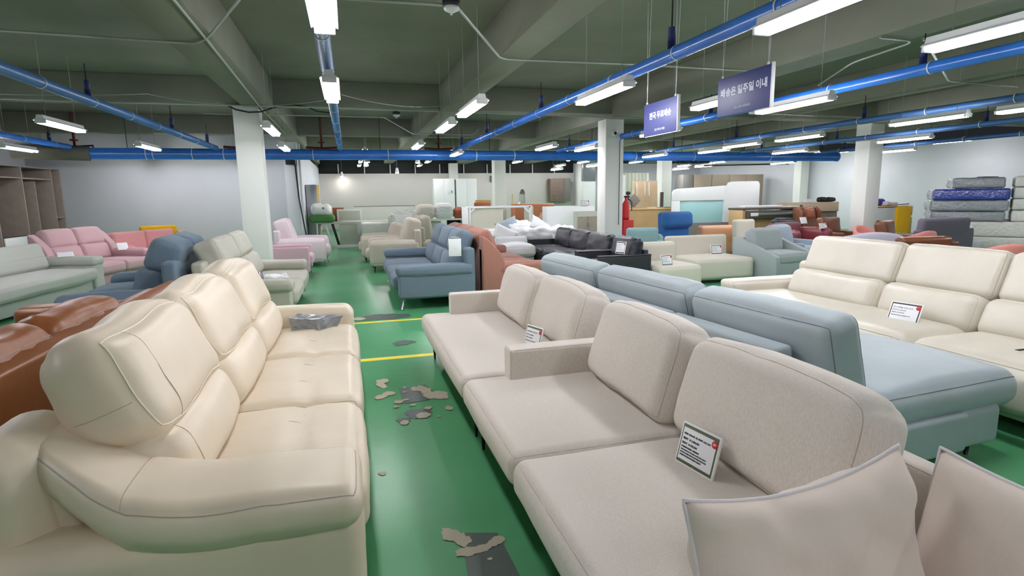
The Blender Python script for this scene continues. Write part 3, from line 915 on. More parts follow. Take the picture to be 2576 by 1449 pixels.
# ------------------------------------------------------------------ sofas and chairs
# local frame: width along x, the front faces -y, floor at z = 0
def sofa(name, lab, cat, loc, rz, W, D, mat, seats=2, sh=0.44, ah=0.6, aw=0.2, arms=(1, 1), arm='pad', back='head', bh=0.95,
         bt=0.26, legs='metal', lh=0.12, group=None, seam='seam_dark', widths=None, puff=0.03, wr=0.004, tilt=-12, base_z=None, bumpy=0, lod=4,
         arm_mat=None, base_mat=None, seat_over=0.04, back_mat=None):
    t = thing(name, lab, cat, loc, rz, group)
    x0, x1 = -W / 2, W / 2
    yf, yb = -D / 2, D / 2
    bm = M[base_mat or mat] if isinstance(base_mat or mat, str) else mat
    al, ar = (aw if arms[0] else 0.0), (aw if arms[1] else 0.0)
    ix0, ix1 = x0 + al, x1 - ar
    # base and rear shell
    soft('base', t, base_mat or mat, (0, (yf + yb) / 2 + 0.03, (lh + sh - 0.16) / 2), (W - 0.02, D - 0.10, sh - 0.16 - lh), 0.03, flat=lod)
    soft('back_frame', t, back_mat or mat, (0, yb - 0.07, (lh + bh - 0.22) / 2 + 0.02), (W - 0.03, 0.14, bh - 0.25 - lh), 0.04, flat=lod)
    ws = widths or [1.0 / seats] * seats
    tot = sum(ws)
    cx = ix0
    for i, w in enumerate(ws):
        w = w / tot * (ix1 - ix0)
        c = cx + w / 2
        cx += w
        s = soft('seat_cushion', t, mat, (c, yf - seat_over / 2 + (D - bt) / 2, sh - 0.09), (w - 0.006, D - bt + seat_over, 0.2), 0.06, (0, 0.01, puff), wr=wr, seed=i + loc[0], flat=lod + 2)
        s.seam(1, -1, seam, 0.0025, inset=0.985)
        if bumpy:
            for q in range(bumpy):
                s.line(2, 1, -0.7 + 1.4 * q / max(1, bumpy - 1), 0, seam)
        if back == 'head':
            zl = (sh + bh) / 2 - 0.02
            lum = soft('lumbar_cushion', t, mat, (c, yb - bt * 0.75 - 0.02, (sh + zl) / 2 + 0.0), (w - 0.006, bt, zl - sh + 0.06), 0.07, (0, 0.05, 0.0), (tilt * 0.8, 0, 0), wr=wr, seed=i * 3.1, flat=lod + 1)
            hd = soft('headrest', t, mat, (c, yb - bt * 0.45, (zl + bh) / 2), (w - 0.008, bt * 0.85, bh - zl + 0.04), 0.075, (0, 0.04, 0.015), (tilt, 0, 0), wr=wr, seed=i * 5.7 + 2, flat=lod + 1)
            hd.seam(1, -1, seam, 0.0025)
            lum.seam(1, -1, seam, 0.0025)
        elif back == 'tall':
            b = soft('back_cushion', t, mat, (c, yb - bt * 0.55 - 0.03, (sh + bh) / 2), (w - 0.006, bt, bh - sh + 0.06), 0.08, (0, 0.05, 0.01), (tilt, 0, 0), wr=wr, seed=i * 2.3, flat=lod + 2)
            b.seam(1, -1, seam, 0.0025)
            b.line(1, -1, -0.05, 0, seam, 0.003)
        elif back == 'low':
            b = soft('back_cushion', t, mat, (c, yb - bt * 0.5, (sh + bh) / 2), (w - 0.004, bt, bh - sh + 0.08), 0.06, (0, 0.02, 0.0), (tilt * 0.4, 0, 0), wr=wr, seed=i * 2.3, flat=lod + 2)
            b.seam(1, -1, seam, 0.0025)
        elif back == 'loose':
            pillow('back_cushion', t, mat, w * 1.02, bh - sh + 0.04, bt, place((c, yb - bt * 0.6, (sh + bh) / 2), (tilt, 0, 0)), seed=i * 4.0 + loc[1], wr=0.015, pinch=0.05, n=16)
    for sd, on in ((-1, arms[0]), (1, arms[1])):
        if not on:
            continue
        ax = x0 + aw / 2 if sd < 0 else x1 - aw / 2
        am = arm_mat or mat
        if arm == 'pad':
            soft('armrest', t, am, (ax, 0.0, (lh + ah - 0.08) / 2), (aw, D - 0.04, ah - 0.10 - lh), 0.03, flat=lod)
            s = soft('arm_pad', t, mat, (ax, -0.02, ah - 0.07), (aw + 0.05, D - 0.02, 0.15), 0.06, (0, 0, 0.015), flat=lod + 2, wr=wr)
            s.seam(0, sd, seam, 0.0025)
        elif arm == 'slim':
            s = soft('armrest', t, am, (ax, 0.02, (sh - 0.05 + ah) / 2), (aw, D - 0.06, ah - sh + 0.05), 0.02, flat=lod)
            s.seam(0, sd, seam, 0.0025)
        elif arm == 'box':
            s = soft('armrest', t, am, (ax, 0.0, (lh + ah) / 2), (aw, D - 0.02, ah - lh), 0.035, flat=lod)
            s.seam(0, sd, seam, 0.0025)
        elif arm == 'fat':
            s = soft('armrest', t, am, (ax, -0.01, (lh + ah) / 2), (aw, D - 0.04, ah - lh), 0.09, (0.02, 0, 0.03), flat=lod + 2, wr=wr)
            s.seam(1, -1, seam, 0.0025, inset=0.9)
        elif arm == 'slope':
            prism('armrest', [(yf, lh), (yb, lh), (yb, bh - 0.06), (yb - 0.12, bh - 0.06), (yf, ah - 0.08)], ax - aw / 2, ax + aw / 2, am, t, 0.02)
        elif arm == 'wave':
            prism('armrest', [(yf, lh), (yb, lh), (yb, bh - 0.04), (yb - 0.10, bh - 0.10), (yb - 0.30, ah + 0.14), (yb - 0.36, ah - 0.03), (yf + 0.1, ah - 0.16), (yf, ah - 0.2)], ax - aw / 2, ax + aw / 2, am, t, 0.03)
            s = soft('arm_pad', t, mat, (ax, -0.10, ah - 0.08), (aw + 0.02, D - 0.34, 0.16), 0.06, (0, 0, 0.02), flat=lod + 2, wr=wr)
            s.seam(0, sd, seam, 0.0025)
    if legs:
        lm = 'chrome' if legs == 'chrome' else 'black_metal'
        for sx in (-1, 1):
            for sy in (-1, 1):
                if legs == 'chrome':
                    tube('leg', [(sx * (W / 2 - 0.10), sy * (D / 2 - 0.14), lh + 0.02), (sx * (W / 2 - 0.07), sy * (D / 2 - 0.08), lh), (sx * (W / 2 - 0.05), sy * (D / 2 - 0.05), 0.0)], 0.011, lm, t, n=8)
                else:
                    leg(t, sx * (W / 2 - 0.09), sy * (D / 2 - 0.12), lh + 0.02, lm, dx=sx * 0.015, dy=sy * 0.015)
    return t

# ---- the near cream leather recliner sofa on the left
def near_recliner():
    W, D = 3.62, 1.22
    t = thing('recliner_sofa', 'big cream leather reclining sofa with tall folded headrests, nearest on the left of the aisle', 'sofa', (-0.61, 3.72, 0), 90)
    mat = 'cream_leather'
    ix0, ix1 = -1.50, 1.56
    n = 3
    w = (ix1 - ix0) / n
    soft('base', t, mat, (0, 0.05, 0.18), (W - 0.1, D - 0.16, 0.28), 0.04, flat=6)
    prism('back_frame', [(0.22, 0.05), (0.60, 0.05), (0.62, 0.5), (0.54, 0.76), (0.42, 0.82), (0.30, 0.6)], -W / 2 + 0.2, W / 2 - 0.1, mat, t, 0.05)
    for i in range(n):
        c = ix0 + w * (i + 0.5)
        s = soft('seat_cushion', t, mat, (c, -0.27, 0.345), (w - 0.006, 0.70, 0.26), 0.085, (0, 0.015, 0.035), wr=0.004, seed=i * 2.0, flat=(10, 10, 3), k=5,
                 fn=lambda v, u: Vector((v.x, v.y, v.z - 0.016 * math.exp(-((v.y + 0.06) / 0.04) ** 2) * (1 if v.z > 0.05 else 0))))
        s.line(2, 1, -0.17, 0, 'seam', 0.0016)
        s.seam(0, -1, 'seam', 0.002)
        for q in (-0.35, 0.35):
            s.line(2, 1, q, 1, 'seam', 0.0012, lo=-0.15, hi=0.02)
        # lumbar bulge, then a thick folded headrest that overhangs it
        lum = soft('lumbar_cushion', t, mat, (c, 0.17, 0.585), (w - 0.006, 0.28, 0.36), 0.12, (0, 0.055, 0.0), (-17, 0, 0), wr=0.006, seed=i * 3.3, flat=(8, 3, 6), k=5)
        if i == 0:
            lum.line(1, -1, -0.72, 2, 'seam', 0.0016)
        def fold(v, u):
            return Vector((v.x * (1 - 0.03 * max(0, u[2])), v.y - 0.05 * max(0, -u[2]) ** 2, v.z + 0.012 * math.sin(v.x * 9 + i)))
        hd = soft('headrest', t, mat, (c, 0.285, 0.895), (w - 0.004, 0.27, 0.46), 0.12, (0, 0.05, 0.02), (-20, 0, 0), fn=fold, wr=0.009, seed=i * 5.1, flat=(8, 4, 6), k=5)
        hd.seam(1, -1, 'piping_cream', 0.0028, inset=0.96)
        if i == 0:
            hd.line(1, -1, -0.60, 2, 'seam', 0.0016)
            hd.line(0, -1, -0.25, 1, 'seam', 0.0016)
    for sd in (-1, 1):
        near = sd < 0
        ax = -1.66 if near else 1.69
        aw = 0.30 if near else 0.24
        s = soft('armrest', t, mat, (ax, 0.0, 0.275), (aw, D - 0.02, 0.50), 0.07, (0.02, 0.0, 0), flat=6, k=4, wr=0.004)
        if near:
            soft('rear_wing', t, mat, (ax + 0.20, 0.50, 0.50), (0.44, 0.24, 0.70), 0.11, (0.02, 0.02, 0), (-8, 0, 0), flat=5, k=4, wr=0.004)
            def bend(v, u):
                k = 0.5 * (v.y - 0.14 + math.sqrt((v.y - 0.14) ** 2 + 0.012))
                z = v.z + 0.50 * k - 0.10 * k * k + 0.02 * math.sin(v.y * 14) * (0.3 if abs(v.y) < 0.3 else 0)
                dip = -0.010 * math.exp(-((v.y - 0.15) / 0.02) ** 2)
                return Vector((v.x + 0.72 * k, v.y - 0.12 * k, z + dip))
            p = soft('arm_pad', t, mat, (ax - 0.0, -0.02, 0.555), (0.42, D - 0.06, 0.15), 0.07, (0.0, 0.0, 0.03), fn=bend, flat=(4, 20, 2), k=5, wr=0.004)
            p.seam(2, 1, 'seam', 0.0028)
            p.line(2, 1, 0.27, 0, 'seam', 0.0018)
        else:
            p = soft('arm_pad', t, mat, (ax, -0.02, 0.50), (0.27, D - 0.06, 0.25), 0.09, (0.0, 0.0, 0.02), flat=(4, 10, 3), k=5, wr=0.004)
            p.seam(0, 1, 'seam', 0.002)
            cp = soft('control_panel', t, 'chrome', (ax - 0.147, -0.36, 0.52), (0.012, 0.14, 0.055), 0.006, label='chrome oval recliner control')
            for q in (-0.03, 0.03):
                soft('button', cp.obj, 'dark', (ax - 0.155, -0.36 + q, 0.52), (0.008, 0.035, 0.028), 0.004, flat=1)
    return t
near_recliner()
# grey pouch on it
def pouch():
    pts = [(-0.52, 5.03, .47), (-0.30, 4.98, .475), (-0.16, 5.12, .475), (-0.50, 5.22, .475), (-0.53, 5.05, .60), (-0.32, 5.0, .585), (-0.10, 5.13, .575), (-0.47, 5.24, .60)]
    o = mesh('plastic_bag', pts, [(0, 3, 2, 1), (4, 5, 6, 7), (0, 1, 5, 4), (1, 2, 6, 5), (2, 3, 7, 6), (3, 0, 4, 7)], 'grey_plastic', None, False)
    m = o.modifiers.new('s', 'SUBSURF'); m.levels = 3; m.render_levels = 3
    m.subdivision_type = 'SIMPLE'
    tx = bpy.data.textures.new('crumple', 'CLOUDS'); tx.noise_scale = 0.07
    d = o.modifiers.new('d', 'DISPLACE'); d.texture = tx; d.strength = 0.05; d.mid_level = 0.5
    tag(o, 'crumpled grey plastic bag on the far end of the cream reclining sofa', 'bag')
pouch()

# ---- linen sofas on the right of the aisle (they face -x)
def linen_sofa(lab, y_far, y_near, bounds, arm_far, loveseat):
    yc, W = (y_far + y_near) / 2, y_far - y_near
    t = thing('linen_sofa', lab, 'sofa', (1.30, yc, 0), -90)
    # local x = yc - world y ; local y = world x - 1.30
    mat = 'linen'
    D = 1.30
    soft('base', t, mat, (0, -0.01, 0.225), (W - 0.02, D - 0.16, 0.12), 0.02, flat=4)
    X0 = -W / 2
    inner0 = X0 + (0.15 if arm_far else 0)
    # backrest panel
    s = soft('back_frame', t, mat, (0, 0.55, 0.42), (W, 0.10, 0.50), 0.025, flat=4)
    s.seam(2, 1, 'seam', 0.002)
    cuts = [yc - b for b in bounds]
    for i in range(len(cuts) - 1):
        a, b = cuts[i], cuts[i + 1]
        first = i == 0 and arm_far
        a_ = X0 + 0.005 if first else a
        def lshape(v, u, a=a, b=b, a_=a_, first=first):
            return v
        c = (a_ + b) / 2
        cu = soft('seat_cushion', t, mat, (c, -0.14, 0.365), (b - a_ - 0.006, 1.06, 0.175), 0.06, (0, 0.012, 0.015), wr=0.004, seed=i * 2.7 + yc, flat=(8, 8, 3), k=5)
        cu.seam(2, 1, 'seam', 0.0015, inset=1.0)
    if arm_far:
        s = soft('armrest', t, mat, (X0 + 0.075, 0.06, 0.515), (0.15, 0.90, 0.27), 0.022, flat=6, k=3)
        s.seam(0, -1, 'seam', 0.0018)
        s.seam(0, 1, 'seam', 0.0018)
    for (x, y) in ((X0 + 0.10, -0.56), (W / 2 - 0.10, -0.56), (X0 + 0.10, 0.55), (W / 2 - 0.10, 0.55)):
        leg(t, x, y, 0.18, 'black_metal', 0.008, 0.02)
    return t, yc
def linen_back(parent, yc, ya, yb, zt, seed, tilt=-14, x=1.64, t=0.24, drop=0.0, crown=0.0):
    w = ya - yb
    c = yc - (ya + yb) / 2
    def fn(v, u):
        # soft rounded outline, slight sag between the corners
        z = v.z + 0.035 * (0.5 - abs(u[0]) ** 3) * (u[2] > 0) * u[2] - drop * u[0] * max(0, u[2])
        pin = 1 - 0.05 * (1 - u[2] ** 2) * abs(u[0])
        return Vector((v.x * (1 - 0.05 * max(0, u[2]) ** 3), v.y, z))
    h = zt - 0.44
    s = soft('back_cushion', parent, 'linen', (c, x - 1.30, 0.44 + h / 2), (w, t, h), 0.085, (0, 0.05, 0.0), (tilt, 0, 0), fn=fn, wr=0.010, seed=seed, flat=(12, 3, 8), k=5, wf=4.0)
    s.seam(1, -1, 'seam', 0.002, inset=1.0)
    return s
ts, yc = linen_sofa('linen loveseat with one slim arm and two loose back cushions, beyond the larger linen sofa', 5.60, 3.47, [5.45, 3.47], True, True)
linen_back(ts, yc, 5.42, 4.50, 0.93, 1.0, tilt=-16, x=1.52)
linen_back(ts, yc, 4.62, 3.62, 0.93, 2.0, tilt=-17, x=1.60)
tb, yc2 = linen_sofa('large linen sofa with slim arm and long back cushions, nearest right of the aisle', 3.46, 0.25, [3.31, 2.30, 1.15, 0.25], True, False)
linen_back(tb, yc2, 3.27, 2.36, 0.95, 3.0, tilt=-17, x=1.56)
linen_back(tb, yc2, 2.34, 1.34, 0.93, 4.0, tilt=-15, x=1.60)
for (p, q, r_, lab) in (((1.62, 4.05, 0.80), 0, 0, 'small dark plastic tag pin'),):
    pass
price_card('large framed price card with a red 60% badge leaning on the near linen sofa', (1.308, 1.934, 0.462), -80, tilt=-15, w=0.215, h=0.18, big=True)
price_card('framed price card half hidden behind the slim arm of the linen sofa', (1.24, 3.93, 0.462), -72, tilt=-15, w=0.20, h=0.18)
# throw pillows
pillow('throw_pillow', None, 'pillow_linen', 0.745, 0.56, 0.22, place((1.185, 1.16, 0.555), (-14, -3, 2)), seed=2.0, wr=0.040, pinch=0.035, n=40, piping='piping_lilac', droop=0.045)
tag(bpy.data.objects['throw_pillow'], 'crumpled pale throw pillow with piped edge standing in front of the large price card', 'pillow', 'pale throw pillows')
o = pillow('throw_pillow', None, 'pillow_linen', 0.64, 0.56, 0.20, place((1.69, 0.93, 0.535), (-16, 0, -84)), seed=7.0, wr=0.014, pinch=0.035, n=30, piping='piping_lilac', droop=0.02)
tag(o, 'pale throw pillow cut by the bottom right corner', 'pillow', 'pale throw pillows')
o = pillow('throw_pillow', None, 'pillow_linen', 0.42, 0.42, 0.14, place((0.86, 0.98, 0.54), (-80, 0, 20)), seed=11.0, wr=0.012, pinch=0.09, n=24, piping='piping_lilac')
tag(o, 'throw pillow lying flat, only its piped corner shows at the bottom edge', 'pillow', 'pale throw pillows')

# ---- sky blue leather sofa with its back to the linen sofas (faces +x)
def sky_sofa():
    W, D = 3.85, 1.20
    yc = (6.05 + 2.20) / 2
    t = thing('leather_sofa', 'pale blue leather sofa seen from behind, with three headrests and a chaise end', 'sofa', (2.63, yc + 0.02, 0), 95)
    mat = 'sky_leather'
    # local x = world y - yc ; local y = -(world x - 2.55)
    soft('base', t, mat, (0, 0.0, 0.22), (W, D - 0.10, 0.24), 0.03, flat=4)
    soft('rear_ledge', t, mat, (-W / 2 + 0.22, 0.50, 0.46), (0.46, 0.22, 0.10), 0.03, flat=4)
    segs = [(2.50, 3.52), (3.53, 4.88), (4.89, 6.05)]
    heads = [(2.30, 3.46), (3.48, 4.78), (4.80, 6.05)]
    for (a, b), (c, d), q in zip(segs, heads, range(3)):
        s = soft('rear_panel', t, mat, ((a + b) / 2 - yc, 0.53, 0.50), (b - a - 0.012, 0.13, 0.54), 0.03, (0, 0.008, 0), (-4, 0, 0), flat=6, wr=0.002, seed=q)
        h = soft('headrest', t, mat, ((c + d) / 2 - yc, 0.285, 0.665), (d - c - 0.01, 0.24, 0.58), 0.075, (0, 0.03, 0.02), (-15, 0, 0), flat=(8, 3, 6), k=4, wr=0.006, seed=q * 3.0)
        h.seam(1, 1, 'seam_dark', 0.003)
        h.seam(1, -1, 'seam_dark', 0.003)
        s2 = soft('seat_cushion', t, mat, ((c + d) / 2 - yc - (0.03 if q == 0 else 0), -0.30 - (0.16 if q == 0 else 0), 0.40), (d - c - 0.01 + (0.10 if q == 0 else 0), 0.86 + (0.36 if q == 0 else 0), 0.22), 0.10, (0, 0.01, 0.08), flat=(8, 8, 3), k=4, wr=0.004, seed=q)
        s2.seam(2, 1, 'seam_dark', 0.003)
    soft('chaise_base', t, mat, (-W / 2 + 0.62, -0.62, 0.22), (1.2, 0.5, 0.24), 0.04, flat=4)
    soft('armrest', t, mat, (W / 2 - 0.10, -0.10, 0.38), (0.20, D - 0.24, 0.36), 0.06, flat=4)
    for (x, y) in ((-W / 2 + .12, .5), (W / 2 - .12, .5), (-W / 2 + .12, -.75), (W / 2 - .12, -.5)):
        leg(t, x, y, 0.12)
sky_sofa()

# ---- ivory leather recliner sofa on the right (faces -x)
def ivory_sofa():
    W, D = 4.1, 1.30
    yc = 5.80 - W / 2
    xc = 4.08 + D / 2
    t = thing('recliner_sofa', 'ivory leather reclining sofa facing the aisle on the right, with big flat headrests', 'sofa', (xc, yc, 0), -90)
    mat = 'ivory_leather'
    soft('base', t, mat, (0, 0.08, 0.24), (W - 0.12, D - 0.24, 0.26), 0.05, flat=4)
    soft('back_frame', t, mat, (0, 0.60, 0.44), (W - 0.1, 0.16, 0.64), 0.05, flat=4)
    bounds = [5.32, 4.18, 3.28, 2.36, 1.60]
    for i in range(4):
        a, b = yc - bounds[i], yc - bounds[i + 1]
        lum = soft('lumbar_cushion', t, mat, ((a + b) / 2, 0.14, 0.565), (b - a - 0.006, 0.30, 0.34), 0.10, (0, 0.05, 0), (-20, 0, 0), flat=(8, 3, 5), k=4, wr=0.004, seed=i)
        lum.seam(1, -1, 'seam', 0.0015)
        hd = soft('headrest', t, mat, ((a + b) / 2, 0.325, 0.885), (b - a - 0.008, 0.20, 0.42), 0.07, (0, 0.025, 0.01), (-20, 0, 0), flat=(8, 3, 5), k=4, wr=0.005, seed=i * 2.0)
        hd.seam(1, -1, 'seam', 0.003)
    sb = [5.50, 3.30, 1.60]
    for i in range(2):
        a, b = yc - sb[i], yc - sb[i + 1]
        s = soft('seat_cushion', t, mat, ((a + b) / 2, -0.285, 0.30), (b - a - 0.004, 0.82, 0.38), 0.12, (0.0, 0.05, 0.03), flat=(14, 8, 5), k=5, wr=0.004, seed=i * 4.0)
        s.seam(1, -1, 'seam', 0.003, inset=0.97)
    def flare(v, u):
        return Vector((v.x - 0.05 * max(0, u[2]) ** 2, v.y, v.z))
    s = soft('armrest', t, mat, (yc - 5.56, -0.06, 0.34), (0.26, 1.10, 0.52), 0.06, (0.02, 0, 0), fn=flare, flat=(3, 8, 6), k=4, wr=0.004)
    s.seam(0, 1, 'seam', 0.003)
    for (x, y) in ((-W / 2 + .2, .45), (W / 2 - .2, .45), (-W / 2 + .2, -.35), (W / 2 - .2, -.35)):
        leg(t, x, y, 0.14)
ivory_sofa()
price_card('framed price card with red badge standing on the ivory reclining sofa', (4.44, 3.66, 0.48), -78, tilt=-24, w=0.25, h=0.185, frame='ink')
def charger():
    t = thing('power_cable', 'black power cable with small plugs lying on the ivory sofa seat at the right edge', 'cable', (4.28, 2.72, 0.50))
    tube('cord', [(0.10, 0.26, -0.01), (0.04, 0.1, 0.0), (0.0, 0.0, 0.0), (0.02, -0.1, 0.04), (0.0, -0.22, 0.02), (-0.03, -0.34, 0.0), (-0.06, -0.5, 0.0)], 0.006, 'dark', t, n=6)
    tube('cord', [(0.0, -0.02, 0.0), (-0.04, -0.14, 0.0), (-0.04, -0.26, 0.0), (0.0, -0.42, 0.0)], 0.004, 'dark', t, n=6)
    box('plug', t, 'dark', (0.0, 0.0, 0.0), (0.03, 0.04, 0.03), 0.004)
    box('plug', t, 'dark', (-0.02, -0.36, 0.0), (0.035, 0.045, 0.04), 0.004)
    return t
charger()

# ------------------------------------------------------------------ left side behind the cream sofa
# tan leather sofa, back to back with the cream one (faces -x)
def tan_sofa():
    W, D = 4.4, 1.30
    yc = 6.50 - W / 2
    t = thing('leather_sofa', 'cognac brown leather sofa standing back to back with the near cream sofa', 'sofa', (-2.38, yc, 0), -90)
    mat = 'tan_leather'
    soft('base', t, mat, (0, 0.0, 0.22), (W, D - 0.2, 0.28), 0.03, flat=4)
    prism('back_frame', [(0.40, 0.06), (0.56, 0.06), (0.70, 0.76), (0.60, 0.80), (0.50, 0.74), (0.38, 0.4)], -W / 2, W / 2 - 0.05, mat, t, 0.02)
    for i, (a, b) in enumerate(((5.15, 4.12), (4.10, 3.05), (3.03, 2.3))):
        a, b = yc - a, yc - b
        c = soft('back_cushion', t, mat, ((a + b) / 2, 0.45, 0.68), (b - a - 0.01, 0.30, 0.40), 0.12, (0, 0.04, 0.02), (-16, 0, 0), wr=0.018, seed=i * 3.0, flat=(10, 4, 6), k=4, wf=6)
        c.seam(1, 1, 'seam', 0.002)
        soft('seat_cushion', t, mat, ((a + b) / 2, -0.15, 0.38), (b - a - 0.01, 0.86, 0.2), 0.07, (0, 0, 0.03), wr=0.008, flat=6, seed=i)
    s = soft('armrest', t, mat, (-W / 2 + 0.14, -0.05, 0.36), (0.30, D - 0.08, 0.52), 0.06, (0.02, 0, 0.01), flat=6, wr=0.006)
    s.seam(0, 1, 'seam', 0.003)
    soft('rear_corner', t, mat, (-W / 2 + 0.62, 0.52, 0.62), (0.8, 0.2, 0.26), 0.05, rot=(-10, 0, 0), flat=3)
tan_sofa()
M['tan_leather'].node_tree.nodes['Principled BSDF'].inputs['Roughness'].default_value = 0.36

sofa('armchair', 'slate blue fabric recliner seen from the side, left of the cream sofa headrests', 'armchair', (-2.60, 8.25, 0), -86, 2.2, 1.20, 'slate_dark', seats=2, sh=0.46, ah=0.58, aw=0.24,
     arm='fat', back='head', bh=1.12, bt=0.36, legs=None, lh=0.05, tilt=-22, wr=0.012)
sofa('recliner_sofa', 'greige reclining sofa in front of the left white pillar, facing the aisle', 'sofa', (-1.27, 8.72, 0), 90, 2.62, 1.10, 'grey_leather', seats=2, sh=0.45, ah=0.60, aw=0.26,
     arm='pad', back='head', bh=1.08, bt=0.34, legs='metal', lh=0.08, tilt=-20, wr=0.010, seam='seam')
hang_tag('tall pale hang tag on the back of the greige reclining sofa', (-1.62, 7.86, 0.98), 8, 0.17, 0.24)
t = thing('clear_wrap', 'crumpled clear plastic with papers on the greige reclining sofa seat', 'packaging', (-0.98, 8.0, 0.58), 20)
soft('wrap_bag', t, 'card', (0, 0, 0.0), (0.30, 0.18, 0.05), 0.02, wr=0.03, flat=8, wf=14)
box('remote', t, 'grey_plastic', (-0.17, 0.02, 0.02), (0.06, 0.16, 0.06), 0.01, rot=(20, 20, 0))
sofa('fabric_sofa', 'light grey fabric sofa with padded arm, in front of the dusty pink sofa', 'sofa', (-4.92, 10.05, 0), 84, 3.3, 1.10, 'light_grey', seats=1, sh=0.46, ah=0.64, aw=0.30,
     arm='pad', back='tall', bh=0.86, bt=0.34, legs=None, lh=0.04, tilt=-16, wr=0.012, seam='seam', puff=0.05)
sofa('two_seat_sofa', 'dusty pink two-seat sofa with high folded backs, left of the coral one', 'sofa', (-4.85, 13.1, 0), 72, 1.8, 1.12, 'pink', seats=2, sh=0.42, ah=0.60, aw=0.18,
     arm='wave', back='head', bh=1.05, bt=0.24, legs=None, lh=0.02, tilt=-18, seam='seam', wr=0.003)
sofa('two_seat_sofa', 'coral pink sofa with round rolled back cushions, below the yellow chair', 'sofa', (-4.55, 15.5, 0), 62, 2.1, 0.95, 'coral', seats=2, sh=0.44, ah=0.60, aw=0.18,
     arm='fat', back='low', bh=0.84, bt=0.32, legs=None, lh=0.02, tilt=-10, seam='seam', wr=0.006)
sofa('tub_chair', 'mustard yellow tub chair against the back wall', 'armchair', (-4.85, 17.2, 0), 20, 1.15, 0.95, 'yellow', seats=1, sh=0.42, ah=0.76, aw=0.14,
     arm='box', back='low', bh=0.88, bt=0.18, legs=None, lh=0.02, tilt=-6, seam='seam')
o = pillow('paper_sheet', None, 'card', 0.26, 0.16, 0.01, place((-4.72, 11.5, 0.70), (-60, 0, 30)), n=8, wr=0.0)
tag(o, 'curled white paper lying on the light grey sofa arm', 'paper')
o = box('paper_card', None, 'card', (-4.60, 13.75, 0.65), (0.2, 0.02, 0.16), 0.003, rot=(-25, 0, 40))
tag(o, 'small white card propped on the far arm of the dusty pink sofa', 'card')

# grey shelf tower along the left wall
def shelf_tower():
    t = thing('wardrobe_shelving', 'tall open grey wood wardrobe shelving standing along the left wall', 'shelving', (-7.45, 0, 0))
    H0 = 2.42
    ys = (13.2, 14.9, 16.55, 18.0, 18.46)
    box('back_board', t, 'wood_grey_dark', (-0.62, (13.2 + 18.46) / 2, H0 / 2), (0.02, 5.26, H0), 0.002)
    for y in ys:
        box('side_panel', t, 'wood_grey', (-0.31, y, H0 / 2), (0.62, 0.035, H0), 0.002)
    box('top_panel', t, 'wood_grey_dark', (-0.31, (13.2 + 18.46) / 2, H0 + 0.015), (0.62, 5.3, 0.03), 0.002)
    box('plinth', t, 'wood_grey_dark', (-0.34, (13.2 + 18.46) / 2, 0.05), (0.56, 5.2, 0.1), 0.002)
    for (a, b, z) in ((13.2, 14.9, 2.18), (14.9, 16.55, 2.16), (16.55, 18.0, 2.16), (18.0, 18.46, 1.17), (13.2, 14.9, 0.8)):
        box('shelf', t, 'wood_grey', (-0.30, (a + b) / 2, z), (0.58, b - a - 0.03, 0.03), 0.002)
    box('divider', t, 'wood_grey', (-0.31, 17.15, 1.05), (0.58, 0.03, 2.1), 0.002)
    box('divider', t, 'wood_grey', (-0.31, 15.4, 1.05), (0.58, 0.03, 2.1), 0.002)
    for k in range(2):
        d = box('drawer', t, 'white_lac', (-0.02, 15.95, 0.30 + 0.34 * k), (0.03, 0.95, 0.30), 0.004, label='pale drawer front')
        box('drawer_gap', d, 'dark', (-0.02, 15.95, 0.30 + 0.34 * k + 0.16), (0.032, 0.93, 0.02), 0.001)
shelf_tower()

# ------------------------------------------------------------------ along the aisle
sofa('armchair', 'rosy pink boxy armchair beyond the greige sofa, at the left of the aisle', 'armchair', (-1.30, 12.62, 0), 90, 0.98, 1.0, 'rosy', seats=1, sh=0.44, ah=0.62, aw=0.12,
     arm='box', back='low', bh=0.95, bt=0.22, legs='chrome', lh=0.12, seam='seam', tilt=-12)
sofa('recliner_chair', 'pale pink reclining armchair with a round high back behind the rosy pink one', 'armchair', (-1.10, 14.6, 0), 88, 1.15, 1.15, 'pale_pink', seats=1, sh=0.46, ah=0.66, aw=0.20,
     arm='fat', back='tall', bh=1.08, bt=0.32, legs='chrome', lh=0.12, seam='seam', tilt=-16, wr=0.01, puff=0.05)
sofa('recliner_chair', 'sand leather recliner facing the aisle, front one of the two beyond the slate blue loveseat', 'armchair', (0.92, 12.95, 0), -90, 1.10, 1.12, 'sand', seats=1, sh=0.46, ah=0.66, aw=0.22,
     arm='fat', back='tall', bh=1.10, bt=0.30, legs='metal', lh=0.14, seam='seam', tilt=-16, wr=0.006, group='sand leather recliners')
sofa('recliner_chair', 'second sand leather recliner, farther from the slate blue loveseat, mostly hidden', 'armchair', (0.80, 15.0, 0), -90, 1.1, 1.12, 'sand', seats=1, sh=0.46, ah=0.64, aw=0.22,
     arm='fat', back='tall', bh=0.90, bt=0.32, legs='metal', lh=0.12, seam='seam', tilt=-16, wr=0.006, group='sand leather recliners')
sofa('recliner_chair', 'taupe reclining chair showing only its back above the slate blue loveseat', 'armchair', (1.98, 13.6, 0), 90, 1.5, 1.0, 'taupe', seats=1, sh=0.46, ah=0.62, aw=0.18,
     arm='fat', back='tall', bh=1.13, bt=0.28, legs='metal', lh=0.1, seam='seam', tilt=-8, wr=0.01)
sofa('loveseat', 'slate blue fabric loveseat with chrome legs facing the aisle, a white tag on its back', 'sofa', (1.16, 9.55, 0), -90, 3.0, 1.12, 'slate', seats=3, sh=0.45, ah=0.62, aw=0.24,
     arm='pad', back='head', bh=1.07, bt=0.26, legs='chrome', lh=0.16, seam='seam_dark', tilt=-18, wr=0.010, widths=[1, 1, 0.8], puff=0.02)
